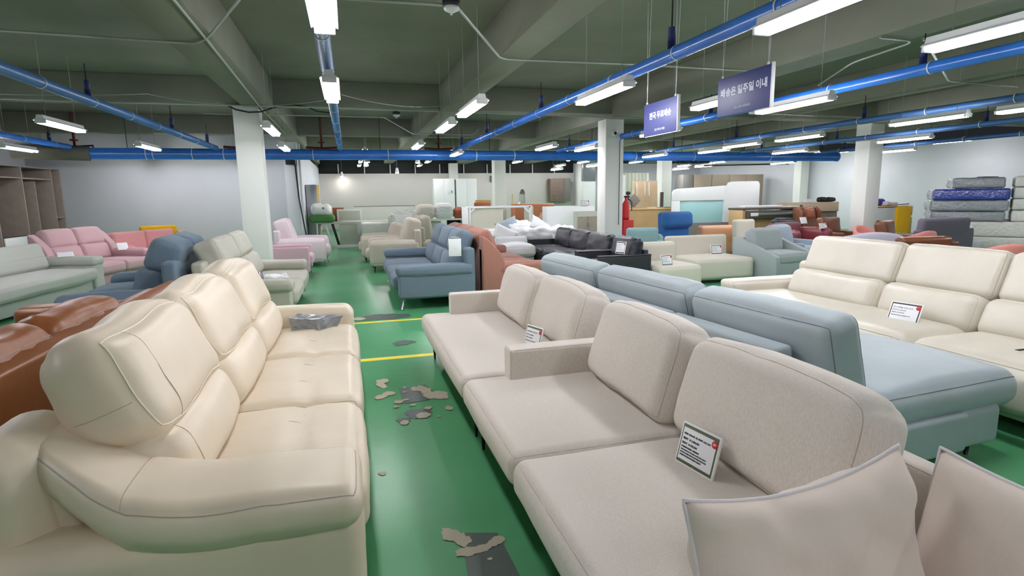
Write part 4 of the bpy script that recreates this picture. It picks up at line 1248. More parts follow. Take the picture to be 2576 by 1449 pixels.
hang_tag('white hang tag on the near end of the slate blue loveseat back', (1.42, 8.02, 1.00), 0, 0.18, 0.25)
sofa('reclining_sofa', 'brick pink fabric sofa back to back with the slate blue loveseat', 'sofa', (2.47, 9.75, 0), 90, 3.2, 1.25, 'brick', seats=3, sh=0.44, ah=0.60, aw=0.22,
     arm='wave', back='head', bh=1.06, bt=0.28, legs=None, lh=0.03, seam='seam', tilt=-20, wr=0.012)
# black leather
def black_seat(name, lab, cat, loc, W, n, grp=None):
    t = thing(name, lab, cat, loc, -90, grp)
    D = 0.92
    al = 0.10
    for s in (-1, 1):
        soft('armrest', t, 'black_side', (s * (W / 2 - al / 2), 0.0, 0.40), (al, D, 0.40), 0.02, flat=3)
        soft('arm_top', t, 'black_leather', (s * (W / 2 - al / 2), 0.0, 0.605), (al + 0.01, D, 0.03), 0.012, flat=2)
        for y in (-D / 2 + 0.05, D / 2 - 0.05):
            tube('leg', [(s * (W / 2 - 0.03), y, 0.0), (s * (W / 2 - 0.03), y, 0.42)], 0.012, 'chrome', t, n=8, label='chrome leg')
    tube('rail', [(-W / 2 + 0.03, -D / 2 - 0.005, 0.20), (W / 2 - 0.03, -D / 2 - 0.005, 0.20)], 0.012, 'chrome', t, n=8, label='chrome front rail')
    soft('base', t, 'black_side', (0, 0, 0.27), (W - 2 * al, D - 0.04, 0.14), 0.02, flat=3)
    soft('back_frame', t, 'black_side', (0, D / 2 - 0.04, 0.48), (W - 2 * al, 0.08, 0.40), 0.02, flat=3)
    w = (W - 2 * al) / n
    for i in range(n):
        c = -W / 2 + al + w * (i + 0.5)
        soft('seat_cushion', t, 'black_leather', (c, -0.06, 0.40), (w - 0.005, D - 0.12, 0.17), 0.06, (0, 0, 0.035), wr=0.022, wf=7, seed=i * 3.0 + loc[1], flat=10)
        soft('back_cushion', t, 'black_leather', (c, D / 2 - 0.20, 0.66), (w - 0.005, 0.20, 0.42), 0.07, (0, 0.04, 0.01), (-12, 0, 0), wr=0.016, wf=7, seed=i * 2.0 + loc[1], flat=8)
    return t
black_seat('leather_sofa', 'black leather three-seat sofa with chrome legs left of the ecru seats', 'sofa', (4.25, 10.75, 0), 2.9, 3)
black_seat('leather_armchair', 'black leather armchair nearest the pale blue sofa, in line with the black sofa', 'armchair', (4.23, 8.78, 0), 0.98, 1)
price_card('small price card on the black leather three-seat sofa', (4.42, 10.9, 0.53), -70, tilt=-15, w=0.18, h=0.24, frame='ink')
price_card('small price card on the black leather armchair arm', (4.20, 8.45, 0.63), -60, tilt=-15, w=0.18, h=0.2, frame='ink')

def block_seat(lab, x0, x1, y0, y1, H0, rr):
    t = thing('armless_sofa', lab, 'sofa', ((x0 + x1) / 2, (y0 + y1) / 2, 0), 0, 'ecru armless seats')
    W, D = x1 - x0, y1 - y0
    s = soft('seat', t, 'ecru', (0, -0.05, 0.245), (W, D - 0.10, 0.37), 0.07, (0.0, 0.01, 0.02), flat=8, k=4)
    s.seam(2, 1, 'seam', 0.0018)
    b = soft('backrest', t, 'ecru', (0, D / 2 - 0.13, (0.42 + H0) / 2 - 0.03), (W - 0.01, 0.25, H0 - 0.36), rr, (0, 0.0, 0), (-5, 0, 0), flat=8, k=4)
    b.seam(1, -1, 'seam', 0.0018)
    soft('plinth', t, 'black_side', (0, 0, 0.03), (W - 0.2, D - 0.2, 0.06), 0.005, flat=1)
block_seat('ecru armless seat with rounded corner, left one of the pair, behind the pale blue sofa', 4.72, 5.50, 8.05, 9.05, 0.76, 0.10)
block_seat('wide ecru armless seat, right one of the pair, next to the grey armchair', 5.74, 6.98, 8.66, 9.72, 0.79, 0.05)
price_card('framed price card leaning on the left ecru seat', (4.90, 8.15, 0.44), 8, tilt=-14, w=0.22, h=0.17, frame='ink')
price_card('framed price card leaning on the back of the wide ecru seat', (6.62, 9.28, 0.44), 0, tilt=-14, w=0.24, h=0.18, frame='ink')

def slope_chair(lab, loc, rz, mat, slope, cush):
    t = thing('armchair', lab, 'armchair', loc, rz, 'grey fabric armchairs')
    W, D = 1.06, 1.0
    soft('base', t, mat, (0, 0.02, 0.22), (W - 0.16, D - 0.06, 0.26), 0.03, flat=3)
    soft('back_frame', t, mat, (0, D / 2 - 0.08, 0.44), (W - 0.14, 0.14, 0.62), 0.03, flat=3)
    for s in (-1, 1):
        x = s * (W / 2 - 0.05)
        zf = 0.46 if slope else 0.60
        prism('armrest', [(-D / 2, 0.02), (D / 2, 0.02), (D / 2, 0.76 if slope else 0.62), (D / 2 - 0.1, 0.76 if slope else 0.62), (-D / 2, zf)], x - 0.055, x + 0.055, mat, t, 0.018)
    s = soft('seat_cushion', t, mat, (0, -0.06, 0.40), (W - 0.22, D - 0.20, 0.20), 0.07, (0, 0.01, 0.03), flat=6, wr=0.004)
    s.seam(2, 1, 'seam_dark', 0.002)
    soft('back_cushion', t, cush, (0, D / 2 - 0.26, 0.68), (W - 0.26, 0.20, 0.46), 0.08, (0, 0.05, 0.02), (-14, 0, 0), flat=6, wr=0.012)
slope_chair('grey fabric armchair with sloping arms between the ecru seat and the ivory sofa', (7.54, 8.85, 0), 10, 'ash', True, 'ash')
slope_chair('grey fabric armchair with square arms behind the sloping-arm one, above the ivory sofa', (8.55, 9.6, 0), 22, 'ash_blue', False, 'ash_blue')

# ------------------------------------------------------------------ right middle ground
blue = sofa('recliner_chair', 'royal blue recliner seen with its folded headrest above the ecru seats', 'armchair', (7.27, 11.4, 0), 12, 0.84, 0.9, 'royal', seats=1, sh=0.46, ah=0.5, aw=0.06,
     arms=(0, 0), back='low', bh=1.12, bt=0.18, legs='metal', lh=0.1, tilt=-10, seam='seam_dark', wr=0.004)
soft('headrest_roll', blue, 'royal', (0, 0.26, 0.98), (0.86, 0.24, 0.38), 0.11, (0, 0.03, 0.0), (-6, 0, 0), flat=6, wr=0.006)
sofa('tub_chair', 'teal tub chair with a rounded low back behind the black leather seats', 'armchair', (5.78, 10.9, 0), 175, 0.95, 0.8, 'teal', seats=1, sh=0.42, ah=0.74, aw=0.14, arm='fat', back='low', bh=0.86, bt=0.18, legs='metal', seam='seam')
sofa('bench', 'low rust brown bench between the teal chair and the blue recliner', 'bench', (6.27, 11.75, 0), 0, 0.55, 0.6, 'rust', seats=1, sh=0.44, arms=(0, 0), back='low', bh=0.76, bt=0.16, legs='metal', seam='seam')
sofa('low_sofa', 'peach leather low sofa right of the blue recliner', 'sofa', (8.35, 11.95, 0), 175, 1.0, 0.8, 'peach', seats=1, sh=0.42, arms=(0, 0), back='low', bh=0.78, bt=0.24, legs='metal', seam='seam')
sofa('dining_chair', 'ecru upholstered chair back above the wide ecru seat', 'chair', (8.72, 11.0, 0), 8, 0.62, 0.6, 'ecru', seats=1, sh=0.46, arms=(0, 0), back='low', bh=0.93, bt=0.14, legs='metal', lh=0.25, seam='seam')
sofa('armchair', 'maroon leather armchair with a low curved rim behind the grey armchairs', 'armchair', (10.0, 11.0, 0), 15, 1.4, 0.9, 'maroon', seats=1, sh=0.44, ah=0.72, aw=0.2, arm='fat', back='low', bh=0.82, bt=0.22, legs='metal', seam='seam_dark')
o = soft('cushion', None, 'black_leather', (10.25, 11.75, 0.82), (0.62, 0.25, 0.20), 0.07, (0, 0, 0.02), (-20, 0, -6), wr=0.01, flat=6).obj
tag(o, 'black leather cushion behind the maroon armchair', 'cushion')
o = box('paper_card', None, 'card', (10.68, 11.6, 0.88), (0.2, 0.02, 0.16), 0.003, rot=(-20, 0, 8))
tag(o, 'white paper card beside the black leather cushion', 'card')
def wing_chair():
    t = thing('recliner_chair', 'brown leather wing recliner standing tall right of the dark-framed desk', 'armchair', (12.1, 12.8, 0), 12)
    soft('seat_cushion', t, 'rust', (0, -0.2, 0.42), (0.62, 0.66, 0.18), 0.06, (0, 0, 0.02), flat=5)
    soft('backrest', t, 'brown_leather', (0, 0.16, 0.80), (0.60, 0.14, 0.74), 0.05, (0, 0.03, 0), (-14, 0, 0), flat=6)
    soft('headrest', t, 'rust', (0, 0.14, 0.98), (0.40, 0.12, 0.28), 0.05, (0, 0.02, 0), (-14, 0, 0), flat=5)
    for s in (-1, 1):
        prism('wing', [(0.30, 0.62), (0.36, 1.12), (0.20, 1.18), (0.02, 1.05), (0.06, 0.66)], s * 0.36 - 0.04, s * 0.36 + 0.04, 'brown_leather', t, 0.03)
        soft('armrest', t, 'brown_leather', (s * 0.38, -0.16, 0.52), (0.12, 0.66, 0.16), 0.05, flat=4)
    lathe('pedestal', [(0.28, 0.0), (0.28, 0.03), (0.05, 0.05), (0.04, 0.3)], 'chrome', t, n=20)
wing_chair()
price_card('small white price card on the maroon armchair below the brown wing recliner', (10.58, 10.85, 0.725), 8, tilt=-20, w=0.24, h=0.13, frame='ink')
sofa('armchair', 'glossy brown leather armchair against the right white pillar', 'armchair', (11.8, 11.6, 0), 8, 0.88, 0.85, 'brown_leather', seats=1, sh=0.44, ah=0.58, aw=0.10, arm='box', back='low', bh=0.88, bt=0.22, legs='metal', tilt=-22, seam='seam_dark', wr=0.012)
sofa('armchair', 'glossy brown leather armchair right of the pillar between the pink chairs', 'armchair', (11.6, 9.75, 0), 30, 1.05, 0.85, 'brown_leather', seats=1, sh=0.44, ah=0.60, aw=0.12, arm='box', back='low', bh=0.88, bt=0.24, legs='metal', tilt=-20, seam='seam_dark', wr=0.014)
def shell_chair(lab, cat, loc, rz, w, d, h, mat, grp=None):
    """curved wrap-around back of a tub chair"""
    t = thing('tub_chair', lab, cat, loc, rz, grp)
    n = 24
    verts, faces = [], []
    for i in range(n + 1):
        a = (-20 + 220 * i / n) * D2R
        hh = h - 0.16 * abs(math.cos(a)) ** 2
        for (k, z) in ((1.0, 0.14), (1.04, hh - 0.05), (1.0, hh), (0.88, hh), (0.84, hh - 0.05), (0.84, 0.14)):
            verts.append((w / 2 * k * math.cos(a), d / 2 * k * math.sin(a), z))
    for i in range(n):
        for j in range(6):
            j2 = (j + 1) % 6
            faces.append((i * 6 + j, i * 6 + j2, (i + 1) * 6 + j2, (i + 1) * 6 + j))
    faces.append(tuple(reversed(range(6))))
    faces.append(tuple(n * 6 + j for j in range(6)))
    mesh('shell', verts, faces, mat, t)
    soft('seat_cushion', t, mat, (0, -0.04, 0.34), (w * 0.80, d * 0.84, 0.2), 0.08, (0, 0, 0.03), flat=5)
    lathe('plinth', [(0.25, 0.0), (0.25, 0.14)], 'black_side', t, n=20)
    return t
shell_chair('salmon pink tub chair half hidden right of the pillar behind the brown armchair', 'armchair', (11.85, 10.72, 0), 5, 0.78, 0.72, 0.76, 'salmon', 'salmon pink tub chairs')
shell_chair('salmon pink tub chair in front of the dark mauve sofa', 'armchair', (10.75, 8.85, 0), 185, 0.95, 0.8, 0.80, 'salmon', 'salmon pink tub chairs')
shell_chair('salmon pink low tub chair at the right behind the ivory sofa headrest', 'armchair', (10.3, 6.85, 0), 150, 1.0, 0.8, 0.72, 'salmon', 'salmon pink tub chairs')
shell_chair('pale lilac curved sofa back just behind the ivory sofa', 'sofa', (9.22, 8.6, 0), 170, 1.65, 0.9, 0.84, 'lilac')
s = sofa('armchair', 'brown leather seat with a flat arm just behind the ivory sofa headrests', 'armchair', (9.28, 7.65, 0), 172, 1.25, 0.75, 'brown_leather', seats=1, sh=0.44, ah=0.72, aw=0.14, arm='box', back='low', bh=0.77, bt=0.18, legs='metal', seam='seam_dark')
sofa('low_sofa', 'dark mauve fabric sofa with a plain straight back in front of the wrapped mattresses', 'sofa', (13.1, 10.25, 0), 182, 1.8, 0.7, 'mauve', seats=1, sh=0.44, ah=0.6, aw=0.16, arm='box', back='low', bh=0.90, bt=0.2, legs='metal', seam='seam_dark')
hb = thing('bed_headboard', 'beige padded headboard with one seam, left of the wrapped mattresses', 'headboard', (15.35, 13.3, 0), 0)
soft('lower_pad', hb, 'beige_soft', (0, 0, 0.55), (1.5, 0.16, 0.50), 0.04, (0, 0.01, 0), flat=3)
soft('upper_pad', hb, 'beige_soft', (0, 0, 0.97), (1.5, 0.16, 0.32), 0.05, (0, 0.01, 0), flat=3)
soft('base', hb, 'beige_soft', (0, 0, 0.15), (1.5, 0.12, 0.3), 0.02, flat=1)

cb = thing('storage_cabinet', 'white cabinet with an amber yellow side panel beside the right pillar', 'cabinet', (13.95, 12.35, 0), 0)
box('body', cb, 'white_lac', (-0.2, 0.0, 0.57), (0.74, 0.5, 1.10), 0.004)
box('top_panel', cb, 'wood_light', (0.0, 0.0, 1.15), (1.16, 0.54, 0.03), 0.003)
box('side_panel', cb, 'amber', (0.42, -0.02, 0.57), (0.48, 0.54, 1.14), 0.003, label='amber yellow panel')
b = lathe('spray_can', [(0.045, 0), (0.045, 0.26), (0.02, 0.29), (0.02, 0.33)], 'purple', None, c=(0, 0, 0), n=14)
b.location = (13.51, 12.3, 1.165)
tag(b, 'tall blue-purple can on the white and yellow cabinet next to the pillar', 'can')
b = soft('tape_roll', None, 'purple', (0, 0, 0), (0.26, 0.2, 0.2), 0.08, wr=0.02, flat=5).obj
b.location = (13.77, 12.3, 1.265)
tag(b, 'round purple bundle on the white and yellow cabinet', 'bundle')
b = soft('cloth_bundle', None, 'pale_pink', (0, 0, 0), (0.42, 0.26, 0.12), 0.05, wr=0.03, flat=6).obj
b.location = (13.97, 12.2, 1.225)
tag(b, 'pale pink folded cloth on the white and yellow cabinet', 'cloth')
b = tube('rod', [(14.15, 12.25, 1.18), (14.8, 12.3, 1.20)], 0.012, 'dark', None, n=6)
tag(b, 'thin dark rod sticking out over the yellow panel', 'rod')
t = thing('wall_phone', 'small dark intercom handset on the right white pillar', 'intercom', (12.93, 11.55, 0.78))
box('cradle', t, 'dark', (0.02, 0, 0), (0.05, 0.1, 0.08), 0.01)
tube('cord', [(0.04, 0, -0.04), (0.04, 0, -0.3)], 0.008, 'dark', t, n=6)

# wrapped mattresses
def mattress(lab, x0, x1, z0, z1, mat, y=11.3, d=1.9, cardx=None, grp='plastic-wrapped mattresses'):
    rz, loc = 0, ((x0 + x1) / 2, y + d / 2, z0)
    if x0 > 13:                      # the big stack faces the aisle at an angle
        rz = -55
        u0, u1, v = (x0 - 14.1) * 0.58, (x1 - 14.1) * 0.58, y - 11.2
        x0, x1 = u0, u1
        c, s_ = math.cos(rz * D2R), math.sin(rz * D2R)
        u, w = (u0 + u1) / 2, d / 2 + v
        loc = (14.2 + c * u - s_ * w, 11.2 + s_ * u + c * w, z0)
    t = thing('wrapped_mattress', lab, 'mattress', loc, rz, grp)
    soft('mattress_body', t, mat, (0, 0, (z1 - z0) / 2), (x1 - x0, d, z1 - z0 - 0.008), 0.05, (0, 0.01, 0), wr=0.008, wf=6, seed=z0 * 7, flat=(24, 6, 4), k=3)
    for s in ((-1, 1) if rz == 0 else (-1,) if u0 < 1.5 else ()):
        soft('loose_film', t, 'plastic_wrap', (s * ((x1 - x0) / 2 + 0.03), -d / 2 + 0.25, (z1 - z0) / 2), (0.14, 0.6, (z1 - z0) * 0.8), 0.05, wr=0.05, wf=9, seed=z0 + s, flat=7)
    if cardx is not None:
        box('label_card', t, 'card', (cardx, -d / 2 - 0.025, (z1 - z0) / 2), (0.30, 0.01, 0.18), 0.002)
    return t
mattress('lowest white wrapped mattress of the stack at the right', 14.45, 18.6, 0.10, 0.44, 'mattress_white', 11.0, 2.1, -0.5)
mattress('second lowest white wrapped mattress of the stack at the right', 14.15, 18.6, 0.44, 0.80, 'mattress_white', 11.1, 2.0, -0.6)
mattress('smooth grey wrapped mattress, third from the floor', 14.1, 16.6, 0.80, 1.04, 'mattress_grey', 11.2)
mattress('grey wrapped mattress with a pale stripe, fourth from the floor', 14.05, 16.68, 1.04, 1.31, 'mattress_grey', 11.2)
mattress('bright blue wrapped mattress, second from the top of the stack', 14.1, 16.7, 1.31, 1.59, 'mattress_blue', 11.2)
mattress('shorter grey wrapped mattress on top of the blue one', 14.75, 16.5, 1.59, 1.86, 'mattress_grey', 11.3)
for i in range(4):
    mattress(['white wrapped mattress at the right edge, level with the smooth grey one', 'white wrapped mattress at the right edge, level with the striped grey one',
              'white wrapped mattress at the right edge, level with the blue one', 'topmost white wrapped mattress at the right edge'][i],
             16.78, 18.9, 0.80 + 0.27 * i, 1.07 + 0.27 * i, 'mattress_white', 11.3, 1.9, None)
pl = box('pallet', None, 'dark', (0, 0, 0), (3.0, 1.8, 0.10), 0.005)
pl.location = (15.85, 10.6, 0.05)
pl.rotation_euler = (0, 0, -55 * D2R)
tag(pl, 'dark low platform under the wrapped mattresses', 'platform')
b = box('papers', None, 'dark', (15.6, 10.9, 1.875), (0.45, 0.2, 0.02), 0.003)
tag(b, 'thin dark papers on the topmost grey mattress', 'papers')

# ------------------------------------------------------------------ far right goods
def boxy(name, lab, cat, mat, x0, x1, y0, y1, z0, z1, r=0.006):
    o = box(name, None, mat, (0, 0, 0), (x1 - x0, y1 - y0, z1 - z0), r)
    o.location = ((x0 + x1) / 2, (y0 + y1) / 2, (z0 + z1) / 2)
    return tag(o, lab, cat)
t = thing('cashier_counter', 'long tan board counter behind the blue recliner', 'counter', (8.66, 15.0, 0))
box('front_panel', t, 'wood_tan', (0, 0, 0.56), (2.44, 0.04, 1.12), 0.003)
box('side_panel', t, 'wood_light', (1.2, 0.45, 0.56), (0.04, 0.9, 1.12), 0.003)
box('side_panel', t, 'wood_light', (-1.2, 0.45, 0.56), (0.04, 0.9, 1.12), 0.003)
box('worktop', t, 'wood_light', (0, 0.45, 1.14), (2.5, 1.0, 0.04), 0.004)
for i in range(5):
    b = box('loose_board', None, ['wood_light', 'cardboard', 'wood_light', 'grey_board', 'wood_light'][i], (0, 0, 0), (0.35 + 0.1 * (i % 2), 0.3, 0.02), 0.003)
    b.location = (7.8 + i * 0.42, 15.25 + 0.12 * (i % 3), 1.171)
    b.rotation_euler = (0, 0, 0.3 * (i - 2))
    tag(b, ['thin board at the left end of the tan counter top', 'cardboard offcut second from the left on the tan counter', 'thin board in the middle of the tan counter top', 'grey offcut right of the middle on the tan counter', 'thin board at the right end of the tan counter top'][i], 'board', 'offcuts on the tan counter')
t = thing('plywood_sheet', 'tall light plywood sheet with white streaks leaning behind the tan counter', 'board', (11.1, 20.2, 0), 0)
box('sheet', t, 'plywood', (0, 0, 1.03), (1.05, 0.05, 2.06), 0.01, rot=(-4, 0, 0))
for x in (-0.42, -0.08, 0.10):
    soft('white_streak', t, 'bright_white', (x, -0.08, 1.75), (0.05, 0.012, 0.5), 0.006, rot=(-4, 0, 0), wr=0.004, flat=3)  # white strips set in front of the sheet
boxy('batten', 'narrow brown batten standing right of the plywood sheet', 'board', 'wood_walnut', 11.02, 11.15, 18.95, 19.0, 0, 1.62)
t = thing('round_head_stand', 'stand with a small black round head behind the tilted grey panel', 'stand', (8.28, 16.15, 0))
tube('pole', [(0, 0, 0.02), (0, 0, 1.56)], 0.015, 'dark', t, n=8)
lathe('base', [(0.15, 0.0), (0.15, 0.02), (0.02, 0.03)], 'dark', t, n=20)
soft('round_head', t, 'hair', (0, 0, 1.60), (0.13, 0.13, 0.10), 0.048, flat=3)
b = box('square_panel', None, 'grey_board', (0, 0, 0), (0.30, 0.03, 0.30), 0.004, rot=(0, 45, 0))
b.location = (8.20, 15.62, 1.372)
tag(b, 'square dark grey panel standing on its corner on the tan counter', 'board')
t = thing('ribbed_partition', 'pale green ribbed metal partition left of the plywood sheet', 'partition', (12.66, 24.0, 0))
box('panel', t, 'olive_desk', (0, 0, 1.25), (1.3, 0.06, 2.5), 0.004)
for q in range(7):
    box('rib', t, 'olive_desk', (-0.55 + 0.18 * q, -0.04, 1.25), (0.05, 0.04, 2.5), 0.006)
boxy('white_cabinet', 'tall white cabinet end between the middle pillar and the ribbed partition', 'cabinet', 'bright_white', 10.75, 11.45, 22.6, 23.2, 0.0, 2.36)
t = thing('fire_extinguisher', 'red fire extinguisher with red stand beside the middle white pillar', 'fire extinguisher', (6.10, 12.0, 0))
prism('backplate', [(0.06, 0.0), (0.08, 0.0), (0.08, 1.66), (0.06, 1.66)], -0.12, -0.06, 'red', t, 0.0)
box('stand', t, 'red', (0.02, 0.0, 0.50), (0.26, 0.22, 1.0), 0.01)
lathe('cylinder', [(0.075, 1.0), (0.08, 1.05), (0.08, 1.36), (0.03, 1.44), (0.03, 1.5)], 'red', t, n=20)
box('handle', t, 'dark', (0.02, 0, 1.52), (0.14, 0.03, 0.04), 0.008)
tube('hose', [(0.04, -0.03, 1.48), (0.12, -0.05, 1.40), (0.12, -0.05, 1.2)], 0.012, 'dark', t, n=6)
es = thing('fire_sign', 'red and white vertical fire notice on the side of the middle white pillar', 'sign', (6.02, 12.2, 2.86), 0)
box('sign_board', es, 'red', (0, 0, 0), (0.12, 0.02, 0.36), 0.003)
for z in (0.10, -0.10):
    lathe('symbol', [(0.035, 0), (0.035, 0.004)], 'bright_white', es, n=14).matrix_local = Matrix.Translation((0, -0.010, z)) @ Euler((math.pi / 2, 0, 0)).to_matrix().to_4x4()
box('symbol', es, 'bright_white', (0, -0.011, 0.0), (0.08, 0.003, 0.05), 0.001)
ws = thing('wall_speaker', 'round white fire bell near the top of the middle white pillar', 'bell', (5.71, 11.83, 2.90))
lathe('case', [(0.08, 0.0), (0.08, 0.02), (0.05, 0.035), (0.02, 0.04)], 'bright_white', ws, n=24).matrix_local = Euler((math.pi / 2, 0, 0)).to_matrix().to_4x4()
lathe('center', [(0.035, 0.04), (0.03, 0.048)], 'dark', ws, n=16).matrix_local = Euler((math.pi / 2, 0, 0)).to_matrix().to_4x4()

# white panel furniture with a pale teal film
def white_panel():
    t = thing('white_headboard', 'large white lacquered panel with a stepped rounded top and a window of teal film', 'furniture panel', (0, 14.6, 0))
    rd = 0.10
    def rounded(pts):
        out = []
        for (x, z, r) in pts:
            out.append((x, z))
        return out
    # outline pieces: left low part above the opening, right tall part, left strip
    prism('upper_panel', [(9.05, 1.36), (10.62, 1.36), (10.62, 1.78), (9.0, 1.70), (8.90, 1.66), (8.86, 1.58), (8.86, 1.36)], -0.03, 0.03, 'bright_white', t, 0.01).rotation_euler = (0, 0, math.pi / 2)
    prism('left_strip', [(8.86, 0.35), (9.10, 0.35), (9.10, 1.36), (8.86, 1.36)], -0.03, 0.03, 'bright_white', t, 0.005).rotation_euler = (0, 0, math.pi / 2)
    prism('right_panel', [(10.56, 0.35), (11.76, 0.35), (11.76, 1.80), (11.72, 1.88), (11.66, 1.90), (10.78, 1.89), (10.70, 1.86), (10.66, 1.78), (10.56, 1.77)], -0.04, 0.04, 'white_lac', t, 0.01).rotation_euler = (0, 0, math.pi / 2)
    for ch in t.children:
        # outlines are written as (x, z): turn the extrusion so that it faces the aisle
        ch.rotation_euler = (0, 0, 0)
        me = ch.data
        for v in me.vertices:
            x, y, z = v.co
            v.co = (y, x, z)
        me.flip_normals()
    box('film', t, 'glass_teal', (9.83, 0.03, 1.02), (1.5, 0.02, 0.66), 0.002, label='pale teal film')
    box('base', t, 'grey_board', (10.3, 0.1, 0.36), (2.9, 0.30, 0.72), 0.005)
white_panel()
t = thing('desk', 'wooden desk with a dark framed open drawer bay right of the white panel', 'desk', (11.3, 13.6, 0))
for x in (-0.86, 0.86):
    box('side_panel', t, 'wood_tan' if x < 0 else 'desk_dark', (x, 0.2, 0.55), (0.10, 0.6, 1.10), 0.004)
box('worktop', t, 'desk_dark', (0, 0.2, 1.12), (1.84, 0.66, 0.05), 0.004)
dr = box('drawer', t, 'desk_dark', (0, 0.0, 0.96), (1.6, 0.4, 0.20), 0.004)
box('rail', dr, 'grey_plastic', (0.05, -0.21, 0.98), (1.3, 0.02, 0.06), 0.004)
box('front_panel', t, 'wood_tan', (0, 0.06, 0.45), (1.62, 0.04, 0.8), 0.004)
box('price_label', t, 'card', (-0.62, -0.22, 0.97), (0.24, 0.01, 0.09), 0.002)
boxy('rolled_mat', 'white rolled mat on top of the dark framed desk', 'mat', 'white_cloth', 10.65, 11.9, 13.75, 14.05, 1.146, 1.20)
t = thing('stove_cabinet', 'olive grey cabinet end right of the dark framed desk', 'cabinet', (12.4, 14.0, 0))
box('body', t, 'olive_desk', (0, 0.1, 0.58), (0.30, 0.6, 1.16), 0.01)
prism('profile_edge', [(-0.3, 0), (-0.1, 0), (-0.1, 1.1), (-0.2, 1.2), (-0.3, 1.12)], 0.16, 0.22, 'dark', t, 0.01)
t = thing('sideboard', 'beige sideboard with a dark open bay left of the right pillar', 'sideboard', (14.3, 15.4, 0))
box('top_panel', t, 'beige_soft', (0, 0, 1.08), (2.0, 0.5, 0.30), 0.01)
box('body', t, 'wood_walnut', (0.65, 0.05, 0.47), (0.75, 0.45, 0.92), 0.005)
box('body', t, 'beige_soft', (-0.4, 0.05, 0.47), (1.2, 0.45, 0.92), 0.005)
boxy('paper_card', 'white card standing on the beige sideboard', 'card', 'card', 14.0, 14.3, 15.2, 15.25, 1.23, 1.34)
for i, (x, lab) in enumerate(((14.75, 'crumpled dark object with a white face on the beige sideboard'), (15.1, 'black rounded object next to the pillar on the beige sideboard'))):
    b = soft('shoe', None, 'dark', (0, 0, 0), (0.32, 0.2, 0.16), 0.07, wr=0.03, flat=5, seed=i).obj
    b.location = (x, 15.3, 1.31)
    tag(b, lab, 'bag')
# wall cabinets far behind
t = thing('wall_cabinet', 'row of tan wardrobe doors with a grey side, far behind the white panel', 'cabinet', (17.1, 24.2, 0))
box('side_panel', t, 'grey_board', (-1.8, 0.0, 1.2), (0.55, 0.66, 2.42), 0.004)
for k in range(4):
    box('door', t, 'taupe_panel', (-1.0 + 0.96 * k, -0.02, 1.2), (0.94, 0.62, 2.42), 0.006)
boxy('door_panel', 'tall walnut board leaning right of the white panel', 'board', 'wood_walnut', 12.35, 12.55, 15.7, 15.75, 0, 1.85)
boxy('switch_cabinet', 'narrow grey panel on the wall left of the tan wardrobe doors', 'panel', 'grey_board', 14.3, 14.55, 24.4, 24.5, 0.0, 2.05)
cd = tube('conduit', [(13.5, 20.0, 2.62), (17.5, 20.0, 2.70)], 0.03, 'wire', None, n=8)
for x in (13.9, 17.0):
    tube('hanger_rod', [(x, 20.0, 2.64), (x, 20.0, ZC)], 0.01, 'wire', cd, n=5)
tag(cd, 'dark straight conduit below the thick pipe over the tan wardrobe doors', 'conduit')

# ------------------------------------------------------------------ far middle goods
t = thing('steel_cabinet', 'tall brushed steel cabinet at the left corner of the opening', 'cabinet', (-1.12, 19.6, 0))
box('body', t, 'steel', (0, 0.2, 1.0), (0.32, 0.5, 2.02), 0.01)
box('side_panel', t, 'cream_leather', (0.19, 0.2, 1.0), (0.06, 0.5, 2.0), 0.005)
box('edge_strip', t, 'amber', (0.235, -0.02, 1.35), (0.03, 0.04, 1.3), 0.004, label='golden edge strip')
t = thing('work_table', 'long pale white table with an open leg frame at the end of the aisle', 'table', (0.22, 19.2, 0))
box('tabletop', t, 'olive_desk', (0.1, 0.2, 0.80), (2.7, 0.8, 0.05), 0.005)
for x in (-1.2,):
    box('leg', t, 'white_lac', (x, -0.14, 0.39), (0.05, 0.05, 0.78), 0.004)
box('leg', t, 'white_lac', (-0.85, -0.1, 0.39), (0.06, 0.05, 0.80), 0.004, rot=(0, -14, 0))
box('leg', t, 'dark', (-0.65, 0.0, 0.39), (0.08, 0.05, 0.78), 0.004, rot=(0, -14, 0))
box('front_panel', t, 'olive_desk', (-0.15, -0.12, 0.40), (0.78, 0.04, 0.72), 0.004)
box('plinth', t, 'white_lac', (-0.15, -0.15, 0.05), (0.95, 0.12, 0.10), 0.006)
box('leg', t, 'white_lac', (0.35, -0.14, 0.39), (0.05, 0.05, 0.78), 0.004)
box('leg', t, 'white_lac', (1.3, -0.14, 0.39), (0.05, 0.05, 0.78), 0.004)
tube('cable', [(0.12, -0.17, 0.6), (0.12, -0.17, 0.3), (0.2, -0.17, 0.2)], 0.01, 'wire', t, n=6)
t = thing('table_screen', 'small upright white framed screen standing on the pale table', 'screen', (0.02, 19.45, 0.826))
box('frame', t, 'white_lac', (0, 0, 0.20), (0.78, 0.04, 0.38), 0.004)
box('panel', t, 'olive_desk', (0, -0.022, 0.19), (0.66, 0.01, 0.30), 0.003)
o = soft('floor_cushion', None, 'pouf_green', (0, 0, 0), (0.78, 0.6, 0.24), 0.10, (0, 0, 0.02), flat=6).obj
o.location = (-0.82, 19.2, 0.945)
tag(o, 'green round-edged floor cushion at the left end of the pale table', 'cushion')
o = soft('patterned_cushion', None, 'white_cloth', (0, 0, 0), (0.62, 0.42, 0.34), 0.13, (0, 0.03, 0.02), wr=0.03, flat=8).obj
o.location = (-0.82, 19.15, 1.22)
tag(o, 'white cushion with scattered colourful leaf shapes on the green floor cushion', 'cushion')
nt = M['white_cloth'].copy()
nt.name = 'leaf_pattern'
M['leaf_pattern'] = nt
o.data.materials[0] = nt
T_ = nt.node_tree
